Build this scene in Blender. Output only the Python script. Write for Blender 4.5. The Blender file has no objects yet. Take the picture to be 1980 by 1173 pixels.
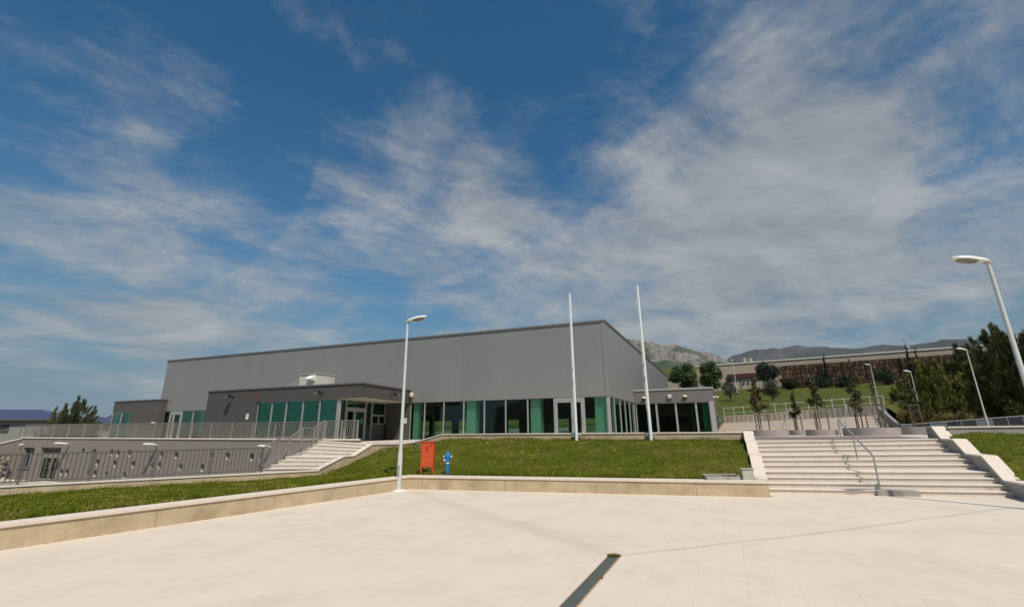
import bpy, bmesh, math, random
import numpy as np
from mathutils import Vector, Matrix
random.seed(7); rng = np.random.default_rng(11)
scene = bpy.context.scene
COL = scene.collection
R = math.radians

# ------------------------------------------------------------------ camera
FPX, PITCH, ROLL, CY = 944.27, R(17.3216), R(-0.5654), 537.07
cam_d = bpy.data.cameras.new('camera'); cam = bpy.data.objects.new('camera', cam_d); COL.objects.link(cam)
cam_d.sensor_width = 36.0; cam_d.lens = FPX / 1980 * 36; cam_d.shift_y = -(586.5 - CY) / 1980
cam_d.clip_start = 0.05; cam_d.clip_end = 30000
cam.matrix_world = Matrix.Translation((0, 0, 1.9)) @ Matrix.Rotation(R(90) + PITCH, 4, 'X') @ Matrix.Rotation(ROLL, 4, 'Z')
scene.camera = cam
scene.view_settings.view_transform = 'Standard'; scene.view_settings.look = 'None'
scene.view_settings.gamma = 1; scene.view_settings.use_curve_mapping = False
scene.view_settings.exposure = 0.0

# ------------------------------------------------------------------ sun and sky
SUNV = Vector((0.269, -0.654, 1.0)).normalized()
sun_d = bpy.data.lights.new('sun', 'SUN'); sun_d.energy = 4.4; sun_d.angle = R(0.5); sun_d.color = (1.0, 0.94, 0.84)
sun = bpy.data.objects.new('sun', sun_d); COL.objects.link(sun)
sun.rotation_euler = SUNV.to_track_quat('Z', 'Y').to_euler()
world = bpy.data.worlds.new('World'); scene.world = world; world.use_nodes = True
SKY_STRENGTH = 0.09


def build_sky():
    nt = world.node_tree; N = nt.nodes; L = nt.links; N.clear()
    out = N.new('ShaderNodeOutputWorld'); bg = N.new('ShaderNodeBackground'); L.new(bg.outputs[0], out.inputs[0])
    bg.inputs['Strength'].default_value = SKY_STRENGTH
    sky = N.new('ShaderNodeTexSky'); sky.sky_type = 'NISHITA'; sky.sun_disc = False
    sky.sun_elevation = math.asin(SUNV.z); sky.sun_rotation = math.atan2(SUNV.x, SUNV.y)
    sky.air_density = 1.0; sky.dust_density = 0.6; sky.ozone_density = 2.5; sky.altitude = 50

    def math_(op, a, b=None, c=None, clamp=False):
        n = N.new('ShaderNodeMath'); n.operation = op; n.use_clamp = clamp
        for i, v in enumerate((a, b, c)):
            if v is None: continue
            if isinstance(v, (int, float)): n.inputs[i].default_value = v
            else: L.new(v, n.inputs[i])
        return n.outputs[0]
    tc = N.new('ShaderNodeTexCoord'); D = tc.outputs['Generated']
    sep = N.new('ShaderNodeSeparateXYZ'); L.new(D, sep.inputs[0])
    zz = math_('ADD', math_('MAXIMUM', sep.outputs[2], 0.0), 0.22)
    px = math_('DIVIDE', sep.outputs[0], zz); py = math_('DIVIDE', sep.outputs[1], zz)
    comb = N.new('ShaderNodeCombineXYZ'); L.new(px, comb.inputs[0]); L.new(py, comb.inputs[1])

    def noise(scale, stretch, rot, detail, rough, dist, off=(0, 0, 0)):
        m0 = N.new('ShaderNodeMapping'); m0.inputs['Rotation'].default_value = (0, 0, R(rot)); m0.inputs['Location'].default_value = off
        L.new(comb.outputs[0], m0.inputs[0])
        m = N.new('ShaderNodeMapping'); m.inputs['Scale'].default_value = (stretch[0], stretch[1], 1)
        L.new(m0.outputs[0], m.inputs[0])
        t = N.new('ShaderNodeTexNoise'); t.inputs['Scale'].default_value = scale; t.inputs['Detail'].default_value = detail
        t.inputs['Roughness'].default_value = rough; t.inputs['Distortion'].default_value = dist
        L.new(m.outputs[0], t.inputs['Vector']); return t.outputs['Fac']
    # high wind draws the cirrus out one way on the left and another way on the right
    sl = noise(1.7, (0.45, 1.5), -56, 9, 0.60, 0.6); sr_ = noise(1.5, (0.40, 1.5), 57, 9, 0.60, 0.6, (2.3, 5.1, 0))
    side = N.new('ShaderNodeMapRange'); side.interpolation_type = 'SMOOTHSTEP'; side.inputs['From Min'].default_value = -0.35; side.inputs['From Max'].default_value = 0.30; L.new(sep.outputs[0], side.inputs['Value'])
    streak = math_('ADD', math_('MULTIPLY', sr_, side.outputs[0]), math_('MULTIPLY', sl, math_('SUBTRACT', 1.0, side.outputs[0])))
    puff = noise(2.6, (0.8, 1.15), -20, 11, 0.68, 0.35, (3.1, 1.7, 0))
    fine = noise(11.0, (0.7, 1.2), 50, 6, 0.72, 0.3, (1.3, 7.7, 0))
    f = math_('ADD', math_('MULTIPLY', streak, 0.46), math_('MULTIPLY', puff, 0.42))
    f = math_('ADD', f, math_('MULTIPLY', fine, 0.12))
    f = math_('MULTIPLY_ADD', math_('SUBTRACT', f, 0.5), 2.9, 0.43)
    bias = None
    for (x, y, z, r, w) in CLOUD_FIELD:
        dn = N.new('ShaderNodeVectorMath'); dn.operation = 'DOT_PRODUCT'; L.new(D, dn.inputs[0]); dn.inputs[1].default_value = (x, y, z)
        mr = N.new('ShaderNodeMapRange'); mr.interpolation_type = 'SMOOTHSTEP'
        mr.inputs['From Min'].default_value = math.cos(R(r)); mr.inputs['From Max'].default_value = 1.0
        mr.inputs['To Min'].default_value = 0.0; mr.inputs['To Max'].default_value = w
        L.new(dn.outputs['Value'], mr.inputs['Value'])
        bias = mr.outputs[0] if bias is None else math_('ADD', bias, mr.outputs[0])
    dens = math_('ADD', f, bias)
    mr = N.new('ShaderNodeMapRange'); mr.interpolation_type = 'SMOOTHSTEP'
    mr.inputs['From Min'].default_value = 0.35; mr.inputs['From Max'].default_value = 1.06; mr.inputs['To Max'].default_value = 0.82
    L.new(dens, mr.inputs['Value'])
    # deep clean blue of the clear sky
    hs = N.new('ShaderNodeHueSaturation'); hs.inputs['Saturation'].default_value = 1.32; hs.inputs['Value'].default_value = 0.98; hs.inputs['Hue'].default_value = 0.49
    L.new(sky.outputs[0], hs.inputs['Color'])
    hz = N.new('ShaderNodeMapRange'); hz.interpolation_type = 'SMOOTHSTEP'; hz.inputs['From Min'].default_value = 0.0; hz.inputs['From Max'].default_value = 0.40
    hz.inputs['To Min'].default_value = 0.85; hz.inputs['To Max'].default_value = 0.0; L.new(sep.outputs[2], hz.inputs['Value'])
    dk = N.new('ShaderNodeMix'); dk.data_type = 'RGBA'; L.new(hz.outputs[0], dk.inputs['Factor']); L.new(hs.outputs[0], dk.inputs['A']); dk.inputs['B'].default_value = (1.15, 2.2, 3.0, 1)
    ramp = N.new('ShaderNodeValToRGB'); e = ramp.color_ramp.elements
    e[0].position = 0.32; e[0].color = (2.6, 2.95, 3.25, 1); e[1].position = 0.72; e[1].color = (5.7, 5.7, 5.6, 1)
    L.new(puff, ramp.inputs[0])
    mix = N.new('ShaderNodeMix'); mix.data_type = 'RGBA'
    L.new(mr.outputs[0], mix.inputs['Factor']); L.new(dk.outputs['Result'], mix.inputs['A']); L.new(ramp.outputs[0], mix.inputs['B'])
    L.new(mix.outputs['Result'], bg.inputs['Color'])


# direction, angular radius in degrees, added cloud cover
CLOUD_FIELD = [
    (-.552, .624, .552, 8, .16), (-.482, .687, .543, 5, .08), (-.68, .60, .42, 12, .04), (-.63, .67, .49, 5, -.12), (-.60, .70, .35, 7, -.10), (-.549, .719, .426, 9, .14), (-.454, .793, .405, 7, .06),
    (-.661, .684, .308, 12, .10), (-.617, .755, .222, 16, .24), (-.496, .838, .225, 14, .22), (-.36, .90, .20, 11, .16),
    (-.23, .87, .43, 15, .30), (-.138, .818, .558, 7, .22), (-.03, .888, .46, 7, .34), (.01, .962, .274, 16, .20), (.167, .903, .396, 10, .10),
    (.40, .80, .44, 18, .14), (.612, .657, .44, 32, .20), (.50, .77, .40, 11, .20), (.573, .79, .22, 26, .24), (.30, .93, .2, 18, .20), (.10, .98, .12, 18, .12),
    (.661, .56, .499, 24, .16), (.45, .66, .60, 14, .08), (.29, .82, .49, 10, .08), (-.70, .60, .38, 14, .08),
    (.69, .646, .327, 7, -.24), (.63, .73, .26, 5, -.16), (-.66, .745, .04, 9, -.24), (.01, .718, .696, 16, -.06), (-.365, .768, .527, 10, -.12), (.13, .80, .58, 10, .07), (.20, .73, .65, 8, .08),
]
build_sky()

# ------------------------------------------------------------------ frame of the place: u along the hall front, v away from it
P0 = Vector((-7.15, 34.85, 0)); U = Vector((0.9231, -0.3846, 0)).normalized(); Nn = Vector((-U.y, U.x, 0)); Zv = Vector((0, 0, 1))
S0 = Vector((7.804, 16.072, 0))          # foot of the big stair, left corner


def G(u, v, z=0.0): return P0 + U * u + Nn * v + Zv * z
def GS(a, s, z=0.0): return S0 + U * a + Nn * s + Zv * z


# ------------------------------------------------------------------ materials
MATS = {}


def mat(name, col, rough=0.8, var=0.12, vscale=3.0, bump=0.0, bscale=40.0, metal=0.0, spec=0.5, island=0.0, detail=6, stretch=(1, 1, 1), col2=None, c2scale=0.6, c2lo=.5, c2hi=.65):
    if name in MATS: return MATS[name]
    m = bpy.data.materials.new(name); m.use_nodes = True; nt = m.node_tree; N = nt.nodes; L = nt.links
    b = N['Principled BSDF']; b.inputs['Roughness'].default_value = rough; b.inputs['Metallic'].default_value = metal
    b.inputs['Specular IOR Level'].default_value = spec
    tc = N.new('ShaderNodeTexCoord'); mp = N.new('ShaderNodeMapping'); mp.inputs['Scale'].default_value = stretch; L.new(tc.outputs['Object'], mp.inputs[0])
    no = N.new('ShaderNodeTexNoise'); no.inputs['Scale'].default_value = vscale; no.inputs['Detail'].default_value = detail; no.inputs['Roughness'].default_value = 0.6
    L.new(mp.outputs[0], no.inputs['Vector'])
    mr = N.new('ShaderNodeMapRange'); mr.inputs['From Min'].default_value = 0.25; mr.inputs['From Max'].default_value = 0.75
    mr.inputs['To Min'].default_value = 1 - var; mr.inputs['To Max'].default_value = 1 + var; L.new(no.outputs['Fac'], mr.inputs['Value'])
    val = mr.outputs[0]
    if island:
        ge = N.new('ShaderNodeNewGeometry'); m2 = N.new('ShaderNodeMapRange'); m2.inputs['To Min'].default_value = 1 - island; m2.inputs['To Max'].default_value = 1 + island
        L.new(ge.outputs['Random Per Island'], m2.inputs['Value'])
        mu = N.new('ShaderNodeMath'); mu.operation = 'MULTIPLY'; L.new(val, mu.inputs[0]); L.new(m2.outputs[0], mu.inputs[1]); val = mu.outputs[0]
    base = None
    if col2 is not None:
        n2 = N.new('ShaderNodeTexNoise'); n2.inputs['Scale'].default_value = c2scale; n2.inputs['Detail'].default_value = 7; n2.inputs['Roughness'].default_value = 0.65; L.new(mp.outputs[0], n2.inputs['Vector'])
        r2 = N.new('ShaderNodeMapRange'); r2.interpolation_type = 'SMOOTHSTEP'; r2.inputs['From Min'].default_value = c2lo; r2.inputs['From Max'].default_value = c2hi; L.new(n2.outputs['Fac'], r2.inputs['Value'])
        mx = N.new('ShaderNodeMix'); mx.data_type = 'RGBA'; mx.inputs['A'].default_value = (*col, 1); mx.inputs['B'].default_value = (*col2, 1); L.new(r2.outputs[0], mx.inputs['Factor']); base = mx.outputs['Result']
    vm = N.new('ShaderNodeVectorMath'); vm.operation = 'SCALE'
    if base is None: vm.inputs[0].default_value = col
    else: L.new(base, vm.inputs[0])
    L.new(val, vm.inputs['Scale']); L.new(vm.outputs[0], b.inputs['Base Color'])
    if bump:
        bn = N.new('ShaderNodeTexNoise'); bn.inputs['Scale'].default_value = bscale; bn.inputs['Detail'].default_value = 8; L.new(mp.outputs[0], bn.inputs['Vector'])
        bu = N.new('ShaderNodeBump'); bu.inputs['Strength'].default_value = bump; bu.inputs['Distance'].default_value = 0.02; L.new(bn.outputs['Fac'], bu.inputs['Height']); L.new(bu.outputs[0], b.inputs['Normal'])
    MATS[name] = m; return m


def leaf_mat(name, col, var=0.35):
    m = mat(name, col, rough=0.55, var=0.25, vscale=0.8, island=var, spec=0.3)
    return m


def cladding(name, col, metal, rough, period, horizontal=False, joint_dark=0.94):
    """sheet-metal panels with thin joints every `period` metres"""
    m = mat(name, col, rough=rough, var=0.05, vscale=0.25, metal=metal, bump=0.0)
    nt = m.node_tree; N = nt.nodes; L = nt.links; b = N['Principled BSDF']
    tc = N.new('ShaderNodeTexCoord'); mp = N.new('ShaderNodeMapping'); mp.inputs['Rotation'].default_value = (0, 0, math.atan2(-U.y, U.x)); L.new(tc.outputs['Object'], mp.inputs[0])
    sp = N.new('ShaderNodeSeparateXYZ'); L.new(mp.outputs[0], sp.inputs[0])
    def joint(o):
        a = N.new('ShaderNodeMath'); a.operation = 'PINGPONG'; a.inputs[1].default_value = period / 2; L.new(o, a.inputs[0])
        c = N.new('ShaderNodeMath'); c.operation = 'LESS_THAN'; c.inputs[1].default_value = 0.012; L.new(a.outputs[0], c.inputs[0]); return c.outputs[0]
    if horizontal: j = joint(sp.outputs[2])
    else:
        s = N.new('ShaderNodeMath'); s.operation = 'ADD'; L.new(sp.outputs[0], s.inputs[0]); L.new(sp.outputs[1], s.inputs[1]); j = joint(s.outputs[0])
    src0 = b.inputs['Base Color'].links[0].from_socket
    fl = N.new('ShaderNodeMath'); fl.operation = 'FLOOR'; dv = N.new('ShaderNodeMath'); dv.operation = 'DIVIDE'; dv.inputs[1].default_value = period
    L.new(sp.outputs[2] if horizontal else s.outputs[0], dv.inputs[0]); L.new(dv.outputs[0], fl.inputs[0])
    wn = N.new('ShaderNodeTexWhiteNoise'); wn.noise_dimensions = '1D'; L.new(fl.outputs[0], wn.inputs['W'])
    dm = N.new('ShaderNodeMapping'); dm.inputs['Scale'].default_value = (2.2, 2.2, .10); L.new(mp.outputs[0], dm.inputs[0])
    dn = N.new('ShaderNodeTexNoise'); dn.inputs['Scale'].default_value = 1.6; dn.inputs['Detail'].default_value = 6; L.new(dm.outputs[0], dn.inputs['Vector'])
    t1 = N.new('ShaderNodeMath'); t1.operation = 'MULTIPLY_ADD'; t1.inputs[1].default_value = 0.045; t1.inputs[2].default_value = 0.91; L.new(wn.outputs['Value'], t1.inputs[0])
    t2 = N.new('ShaderNodeMath'); t2.operation = 'MULTIPLY_ADD'; t2.inputs[1].default_value = 0.14; L.new(dn.outputs['Fac'], t2.inputs[0]); L.new(t1.outputs[0], t2.inputs[2])
    tn = N.new('ShaderNodeVectorMath'); tn.operation = 'SCALE'; L.new(src0, tn.inputs[0]); L.new(t2.outputs[0], tn.inputs['Scale']); src = tn.outputs[0]
    mx = N.new('ShaderNodeMix'); mx.data_type = 'RGBA'; L.new(j, mx.inputs['Factor']); L.new(src, mx.inputs['A']); mx.inputs['B'].default_value = (*[c * joint_dark for c in col], 1)
    L.new(mx.outputs['Result'], b.inputs['Base Color'])
    return m


def glass_mat(name, tint, refl=0.1):
    if name in MATS: return MATS[name]
    m = bpy.data.materials.new(name); m.use_nodes = True; nt = m.node_tree; N = nt.nodes; L = nt.links; N.clear()
    out = N.new('ShaderNodeOutputMaterial'); tr = N.new('ShaderNodeBsdfTransparent'); tr.inputs[0].default_value = (*tint, 1)
    gl = N.new('ShaderNodeBsdfGlossy'); gl.inputs['Roughness'].default_value = 0.015; gl.inputs[0].default_value = (0.85, 0.95, 0.9, 1)
    lw = N.new('ShaderNodeFresnel'); lw.inputs[0].default_value = 1.5
    no = N.new('ShaderNodeTexNoise'); no.inputs['Scale'].default_value = 0.35; no.inputs['Detail'].default_value = 2
    bu = N.new('ShaderNodeBump'); bu.inputs['Strength'].default_value = 0.08; bu.inputs['Distance'].default_value = 0.05; L.new(no.outputs['Fac'], bu.inputs['Height']); L.new(bu.outputs[0], gl.inputs['Normal'])
    a = N.new('ShaderNodeMath'); a.operation = 'MULTIPLY_ADD'; a.inputs[1].default_value = 0.75; a.inputs[2].default_value = refl; L.new(lw.outputs[0], a.inputs[0])
    mx = N.new('ShaderNodeMixShader'); L.new(a.outputs[0], mx.inputs[0]); L.new(tr.outputs[0], mx.inputs[1]); L.new(gl.outputs[0], mx.inputs[2]); L.new(mx.outputs[0], out.inputs[0])
    MATS[name] = m; return m


HALL = cladding('hall_cladding', (0.252, 0.250, 0.234), 0.25, 0.42, 1.0)
BOXC = cladding('annex_cladding', (0.092, 0.080, 0.072), 0.15, 0.5, 1.25, True)
WINGC = cladding('wing_cladding', (0.165, 0.150, 0.138), 0.15, 0.5, 30.0)
TRIM = mat('dark_roof_trim', (0.125, 0.118, 0.110), 0.5, 0.08)
TRIML = mat('light_trim', (0.33, 0.32, 0.30), 0.5, 0.08)
ALU = mat('window_aluminium', (0.42, 0.41, 0.39), 0.4, 0.05, metal=0.35)
GLASS = glass_mat('green_tinted_glass', (0.66, 0.83, 0.74), 0.01)
GLASST = glass_mat('teal_tinted_glass', (0.34, 0.76, 0.60), 0.03)
GLASSD = glass_mat('dark_tinted_glass', (0.32, 0.60, 0.48), 0.0)
GREENP = mat('green_lining', (0.86, 0.94, 0.86), 0.6, 0.05)
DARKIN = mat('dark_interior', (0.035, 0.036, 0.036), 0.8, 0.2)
FLOORIN = mat('hall_floor', (0.10, 0.09, 0.075), 0.4, 0.1)
SOFFIT = mat('soffit', (0.50, 0.45, 0.36), 0.7, 0.05)
STEEL = mat('galvanised_steel', (0.36, 0.36, 0.34), 0.45, 0.12, vscale=8, metal=0.4)
RAILM = mat('railing_paint', (0.27, 0.25, 0.225), 0.5, 0.06, metal=0.2)
RAILD = mat('lower_railing_paint', (0.125, 0.113, 0.105), 0.5, 0.06, metal=0.2)
CONC = mat('board_marked_concrete', (0.47, 0.365, 0.23), 0.9, 0.20, vscale=1.6, bump=0.5, bscale=25, col2=(0.36, 0.265, 0.155), c2scale=1.1, c2lo=.45, c2hi=.7)
CONCG = mat('grey_concrete', (0.34, 0.31, 0.27), 0.9, 0.15, vscale=2.0, bump=0.4, bscale=30, col2=(0.22, 0.2, 0.18), c2scale=1.3)
def weather(m):
    nt = m.node_tree; N = nt.nodes; L = nt.links; b = N['Principled BSDF']; cur = b.inputs['Base Color'].links[0].from_socket
    tc = N.new('ShaderNodeTexCoord'); geo = N.new('ShaderNodeNewGeometry'); sp = N.new('ShaderNodeSeparateXYZ'); L.new(geo.outputs['Position'], sp.inputs[0])
    def layer(vec_scale, scale, lo, hi, amt, colr):
        nonlocal cur
        mp = N.new('ShaderNodeMapping'); mp.inputs['Scale'].default_value = vec_scale; L.new(tc.outputs['Object'], mp.inputs[0])
        no = N.new('ShaderNodeTexNoise'); no.inputs['Scale'].default_value = scale; no.inputs['Detail'].default_value = 8; no.inputs['Roughness'].default_value = .7; L.new(mp.outputs[0], no.inputs['Vector'])
        mr = N.new('ShaderNodeMapRange'); mr.interpolation_type = 'SMOOTHSTEP'; mr.inputs['From Min'].default_value = lo; mr.inputs['From Max'].default_value = hi; mr.inputs['To Max'].default_value = amt; L.new(no.outputs['Fac'], mr.inputs['Value'])
        mx = N.new('ShaderNodeMix'); mx.data_type = 'RGBA'; L.new(mr.outputs[0], mx.inputs['Factor']); L.new(cur, mx.inputs['A']); mx.inputs['B'].default_value = (*colr, 1); cur = mx.outputs['Result']
    layer((1, 1, 2.2), 1.5, .56, .72, .55, (.60, .52, .42))
    layer((1, 1, .25), 4.0, .58, .74, .45, (.24, .18, .115))
    # joints between formwork boards every 2.5 m along the wall
    ad = N.new('ShaderNodeMath'); ad.operation = 'ADD'; L.new(sp.outputs[0], ad.inputs[0]); sc = N.new('ShaderNodeMath'); sc.operation = 'MULTIPLY'; sc.inputs[1].default_value = .45; L.new(sp.outputs[1], sc.inputs[0]); L.new(sc.outputs[0], ad.inputs[1])
    pp = N.new('ShaderNodeMath'); pp.operation = 'PINGPONG'; pp.inputs[1].default_value = 1.25; L.new(ad.outputs[0], pp.inputs[0])
    lt = N.new('ShaderNodeMath'); lt.operation = 'LESS_THAN'; lt.inputs[1].default_value = .012; L.new(pp.outputs[0], lt.inputs[0])
    ml = N.new('ShaderNodeMath'); ml.operation = 'MULTIPLY'; ml.inputs[1].default_value = .5; L.new(lt.outputs[0], ml.inputs[0])
    mx = N.new('ShaderNodeMix'); mx.data_type = 'RGBA'; L.new(ml.outputs[0], mx.inputs['Factor']); L.new(cur, mx.inputs['A']); mx.inputs['B'].default_value = (.20, .16, .11, 1)
    L.new(mx.outputs['Result'], b.inputs['Base Color'])
weather(CONC)
COPE = mat('coping_stone', (0.64, 0.55, 0.455), 0.8, 0.07, vscale=5, bump=0.15)
STEPM = mat('step_stone', (0.66, 0.575, 0.475), 0.8, 0.08, vscale=3, bump=0.2, col2=(0.52, 0.42, 0.31), c2scale=2.4, c2lo=.56, c2hi=.75)
STONEW = mat('white_step_stone', (0.67, 0.59, 0.50), 0.8, 0.07, vscale=2, col2=(.55, .46, .37), c2scale=3.0, c2lo=.58, c2hi=.72)
BEIGE = mat('beige_render', (0.245, 0.208, 0.172), 0.9, 0.06, vscale=0.7, bump=0.1, bscale=60)
WHITE = mat('white_paint', (0.70, 0.72, 0.68), 0.35, 0.04)
POLEM = mat('lamp_pole_paint', (0.50, 0.53, 0.49), 0.4, 0.08, vscale=6)
LENS = mat('lamp_lens', (0.22, 0.20, 0.15), 0.15, 0.1)
BLACKM = mat('black_plastic', (0.025, 0.025, 0.027), 0.4, 0.1)
ORANGE = mat('orange_red_paint', (0.50, 0.075, 0.017), 0.40, 0.14, vscale=4)
REDP = mat('red_sign', (0.42, 0.012, 0.012), 0.4, 0.05)
BLUE = mat('blue_paint', (0.012, 0.165, 0.50), 0.3, 0.08, vscale=12)
PAPER = mat('white_sign', (0.75, 0.74, 0.72), 0.6, 0.03)
CREAM = mat('cream_render', (0.42, 0.335, 0.245), 0.9, 0.07, vscale=0.3, bump=0.1)
MAROON = mat('maroon_paint', (0.09, 0.022, 0.02), 0.6, 0.1)
BROWNS = mat('brown_slats', (0.10, 0.052, 0.027), 0.85, 0.35, vscale=3.0, island=0.65, col2=(0.22, 0.13, 0.075), c2scale=2.5)
BARK = mat('bark', (0.070, 0.052, 0.038), 0.9, 0.25, vscale=9, bump=0.5)
STAKE = mat('timber_stake', (0.13, 0.085, 0.055), 0.85, 0.2, vscale=8)
BLUER = mat('blue_roof_sheet', (0.048, 0.064, 0.115), 0.5, 0.08, vscale=2)
GREYW = mat('grey_house_render', (0.25, 0.245, 0.22), 0.9, 0.06)
ASPH = mat('yard_paving', (0.25, 0.225, 0.20), 0.9, 0.12)
PURP = mat('porphyry_paving', (0.20, 0.135, 0.13), 0.85, 0.12, vscale=7, bump=0.2)
TERR = mat('terrace_paving', (0.55, 0.48, 0.40), 0.85, 0.08)
GRATE = mat('drain_grate', (0.135, 0.15, 0.128), 0.6, 0.15, vscale=10, metal=0.3)
PLANTC = mat('planter_concrete', (0.30, 0.265, 0.245), 0.85, 0.15, vscale=2.5, bump=0.3)
SOIL = mat('soil', (0.10, 0.07, 0.045), 0.95, 0.25, vscale=8)
PANEL = mat('grey_screen_panel', (0.030, 0.034, 0.040), 0.25, 0.1)
GABION = mat('rubble_stone', (0.42, 0.35, 0.25), 0.9, 0.25, vscale=3, island=0.3, bump=0.4)
HEDGE = leaf_mat('tamarisk_leaf', (0.085, 0.090, 0.022))
HEDGEL = leaf_mat('tamarisk_leaf_light', (0.15, 0.15, 0.028))
TREEL = leaf_mat('broad_leaf', (0.045, 0.075, 0.014))
CONIF = leaf_mat('conifer_leaf', (0.020, 0.034, 0.016))
OLIVE = leaf_mat('olive_leaf', (0.085, 0.095, 0.055))
MAGN = leaf_mat('magnolia_leaf', (0.075, 0.070, 0.018), 0.55)
WINDL = leaf_mat('windswept_leaf', (0.125, 0.125, 0.055))
SHRUB = leaf_mat('shrub_leaf', (0.022, 0.034, 0.012))


# ------------------------------------------------------------------ mesh helpers
class MB:
    def __init__(s): s.v = []; s.f = []
    def add(s, vs, fs):
        o = len(s.v); s.v += [Vector(x) for x in vs]; s.f += [tuple(i + o for i in f) for f in fs]; return s
    def obox(s, O, a, b, x0, x1, y0, y1, z0, z1):
        P = [O + a * x + b * y + Zv * z for z in (z0, z1) for x, y in ((x0, y0), (x1, y0), (x1, y1), (x0, y1))]
        F = [(3, 2, 1, 0), (4, 5, 6, 7), (0, 1, 5, 4), (1, 2, 6, 5), (2, 3, 7, 6), (3, 0, 4, 7)]
        if a.cross(b).z < 0: F = [tuple(reversed(f)) for f in F]
        return s.add(P, F)
    def box(s, x0, x1, y0, y1, z0, z1): return s.obox(Vector(), Vector((1, 0, 0)), Vector((0, 1, 0)), x0, x1, y0, y1, z0, z1)
    def g(s, u0, u1, v0, v1, z0, z1): return s.obox(P0, U, Nn, u0, u1, v0, v1, z0, z1)
    def st(s, u0, u1, v0, v1, z0, z1): return s.obox(S0, U, Nn, u0, u1, v0, v1, z0, z1)
    def prism(s, pts, z0, z1):
        """vertical prism over a counter-clockwise plan outline"""
        n = len(pts); P = [Vector((p[0], p[1], z0)) for p in pts] + [Vector((p[0], p[1], z1)) for p in pts]
        return s.add(P, [tuple(range(n - 1, -1, -1)), tuple(range(n, 2 * n))] + [(i, (i + 1) % n, n + (i + 1) % n, n + i) for i in range(n)])
    def hexa(s, bot, top):
        return s.add(list(bot) + list(top), [(3, 2, 1, 0), (4, 5, 6, 7), (0, 1, 5, 4), (1, 2, 6, 5), (2, 3, 7, 6), (3, 0, 4, 7)])
    def tube(s, pts, r, seg=8, cap=True):
        pts = [Vector(p) for p in pts]; n = len(pts); rs = r if isinstance(r, (list, tuple)) else [r] * n
        rings = []; ref = None
        for i in range(n):
            t = (pts[min(i + 1, n - 1)] - pts[max(i - 1, 0)]).normalized()
            if ref is None: ref = t.orthogonal().normalized() if abs(t.z) < 0.99 else Vector((1, 0, 0))
            ref = (ref - t * ref.dot(t)).normalized(); w = t.cross(ref)
            rings += [pts[i] + (ref * math.cos(2 * math.pi * k / seg) + w * math.sin(2 * math.pi * k / seg)) * rs[i] for k in range(seg)]
        F = [(i * seg + k, i * seg + (k + 1) % seg, (i + 1) * seg + (k + 1) % seg, (i + 1) * seg + k) for i in range(n - 1) for k in range(seg)]
        if cap: F += [tuple(range(seg - 1, -1, -1)), tuple((n - 1) * seg + k for k in range(seg))]
        return s.add(rings, F)
    def bar(s, p, q, w, h, up=Zv):
        p = Vector(p); q = Vector(q); t = (q - p).normalized(); sd = t.cross(up)
        if sd.length < 1e-4: sd = t.orthogonal()
        sd.normalize(); up2 = sd.cross(t).normalized()
        P = [c + sd * x * w / 2 + up2 * y * h / 2 for c in (p, q) for x, y in ((-1, -1), (1, -1), (1, 1), (-1, 1))]
        return s.add(P, [(0, 1, 2, 3), (7, 6, 5, 4), (0, 4, 5, 1), (1, 5, 6, 2), (2, 6, 7, 3), (3, 7, 4, 0)])
    def lathe(s, O, prof, seg=16):
        O = Vector(O); n = len(prof)
        P = [O + Vector((r * math.cos(2 * math.pi * k / seg), r * math.sin(2 * math.pi * k / seg), z)) for r, z in prof for k in range(seg)]
        F = [(i * seg + k, i * seg + (k + 1) % seg, (i + 1) * seg + (k + 1) % seg, (i + 1) * seg + k) for i in range(n - 1) for k in range(seg)]
        F += [tuple(range(seg - 1, -1, -1)), tuple((n - 1) * seg + k for k in range(seg))]
        return s.add(P, F)
    def ball(s, c, r, seg=10):
        prof = [(max(1e-3, math.sin(math.pi * i / 6)), -math.cos(math.pi * i / 6)) for i in range(7)]
        r = r if isinstance(r, (list, tuple)) else (r, r, r); O = len(s.v)
        s.lathe((0, 0, 0), prof, seg)
        for i in range(O, len(s.v)): w = s.v[i]; s.v[i] = Vector((c[0] + w.x * r[0], c[1] + w.y * r[1], c[2] + w.z * r[2]))
        return s
    def build(s, name, m, parent=None, smooth=False, bevel=0.0):
        off = Vector()
        if parent is not None:
            p = parent
            while p is not None: off += p.location; p = p.parent
        me = bpy.data.meshes.new(name); me.from_pydata([tuple(v - off) for v in s.v], [], s.f); me.update()
        o = bpy.data.objects.new(name, me); COL.objects.link(o)
        if parent is not None: o.parent = parent
        me.materials.append(m)
        if smooth:
            me.polygons.foreach_set('use_smooth', [True] * len(me.polygons)); me.set_sharp_from_angle(angle=R(38))
        if bevel:
            md = o.modifiers.new('bevel', 'BEVEL'); md.width = bevel; md.segments = 2; md.limit_method = 'ANGLE'
        return o


def np_mesh(name, V, k, m, parent=None, smooth=False):
    """V: (n*k,3) array of loose k-gons"""
    n = len(V) // k; me = bpy.data.meshes.new(name)
    me.vertices.add(len(V)); me.vertices.foreach_set('co', np.ascontiguousarray(V, dtype=np.float32).ravel())
    me.loops.add(len(V)); me.loops.foreach_set('vertex_index', np.arange(len(V), dtype=np.int32))
    me.polygons.add(n); me.polygons.foreach_set('loop_start', np.arange(0, len(V), k, dtype=np.int32))
    me.update(calc_edges=True); me.validate()
    me.materials.append(m)
    o = bpy.data.objects.new(name, me); COL.objects.link(o)
    if parent is not None: o.parent = parent
    return o


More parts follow.
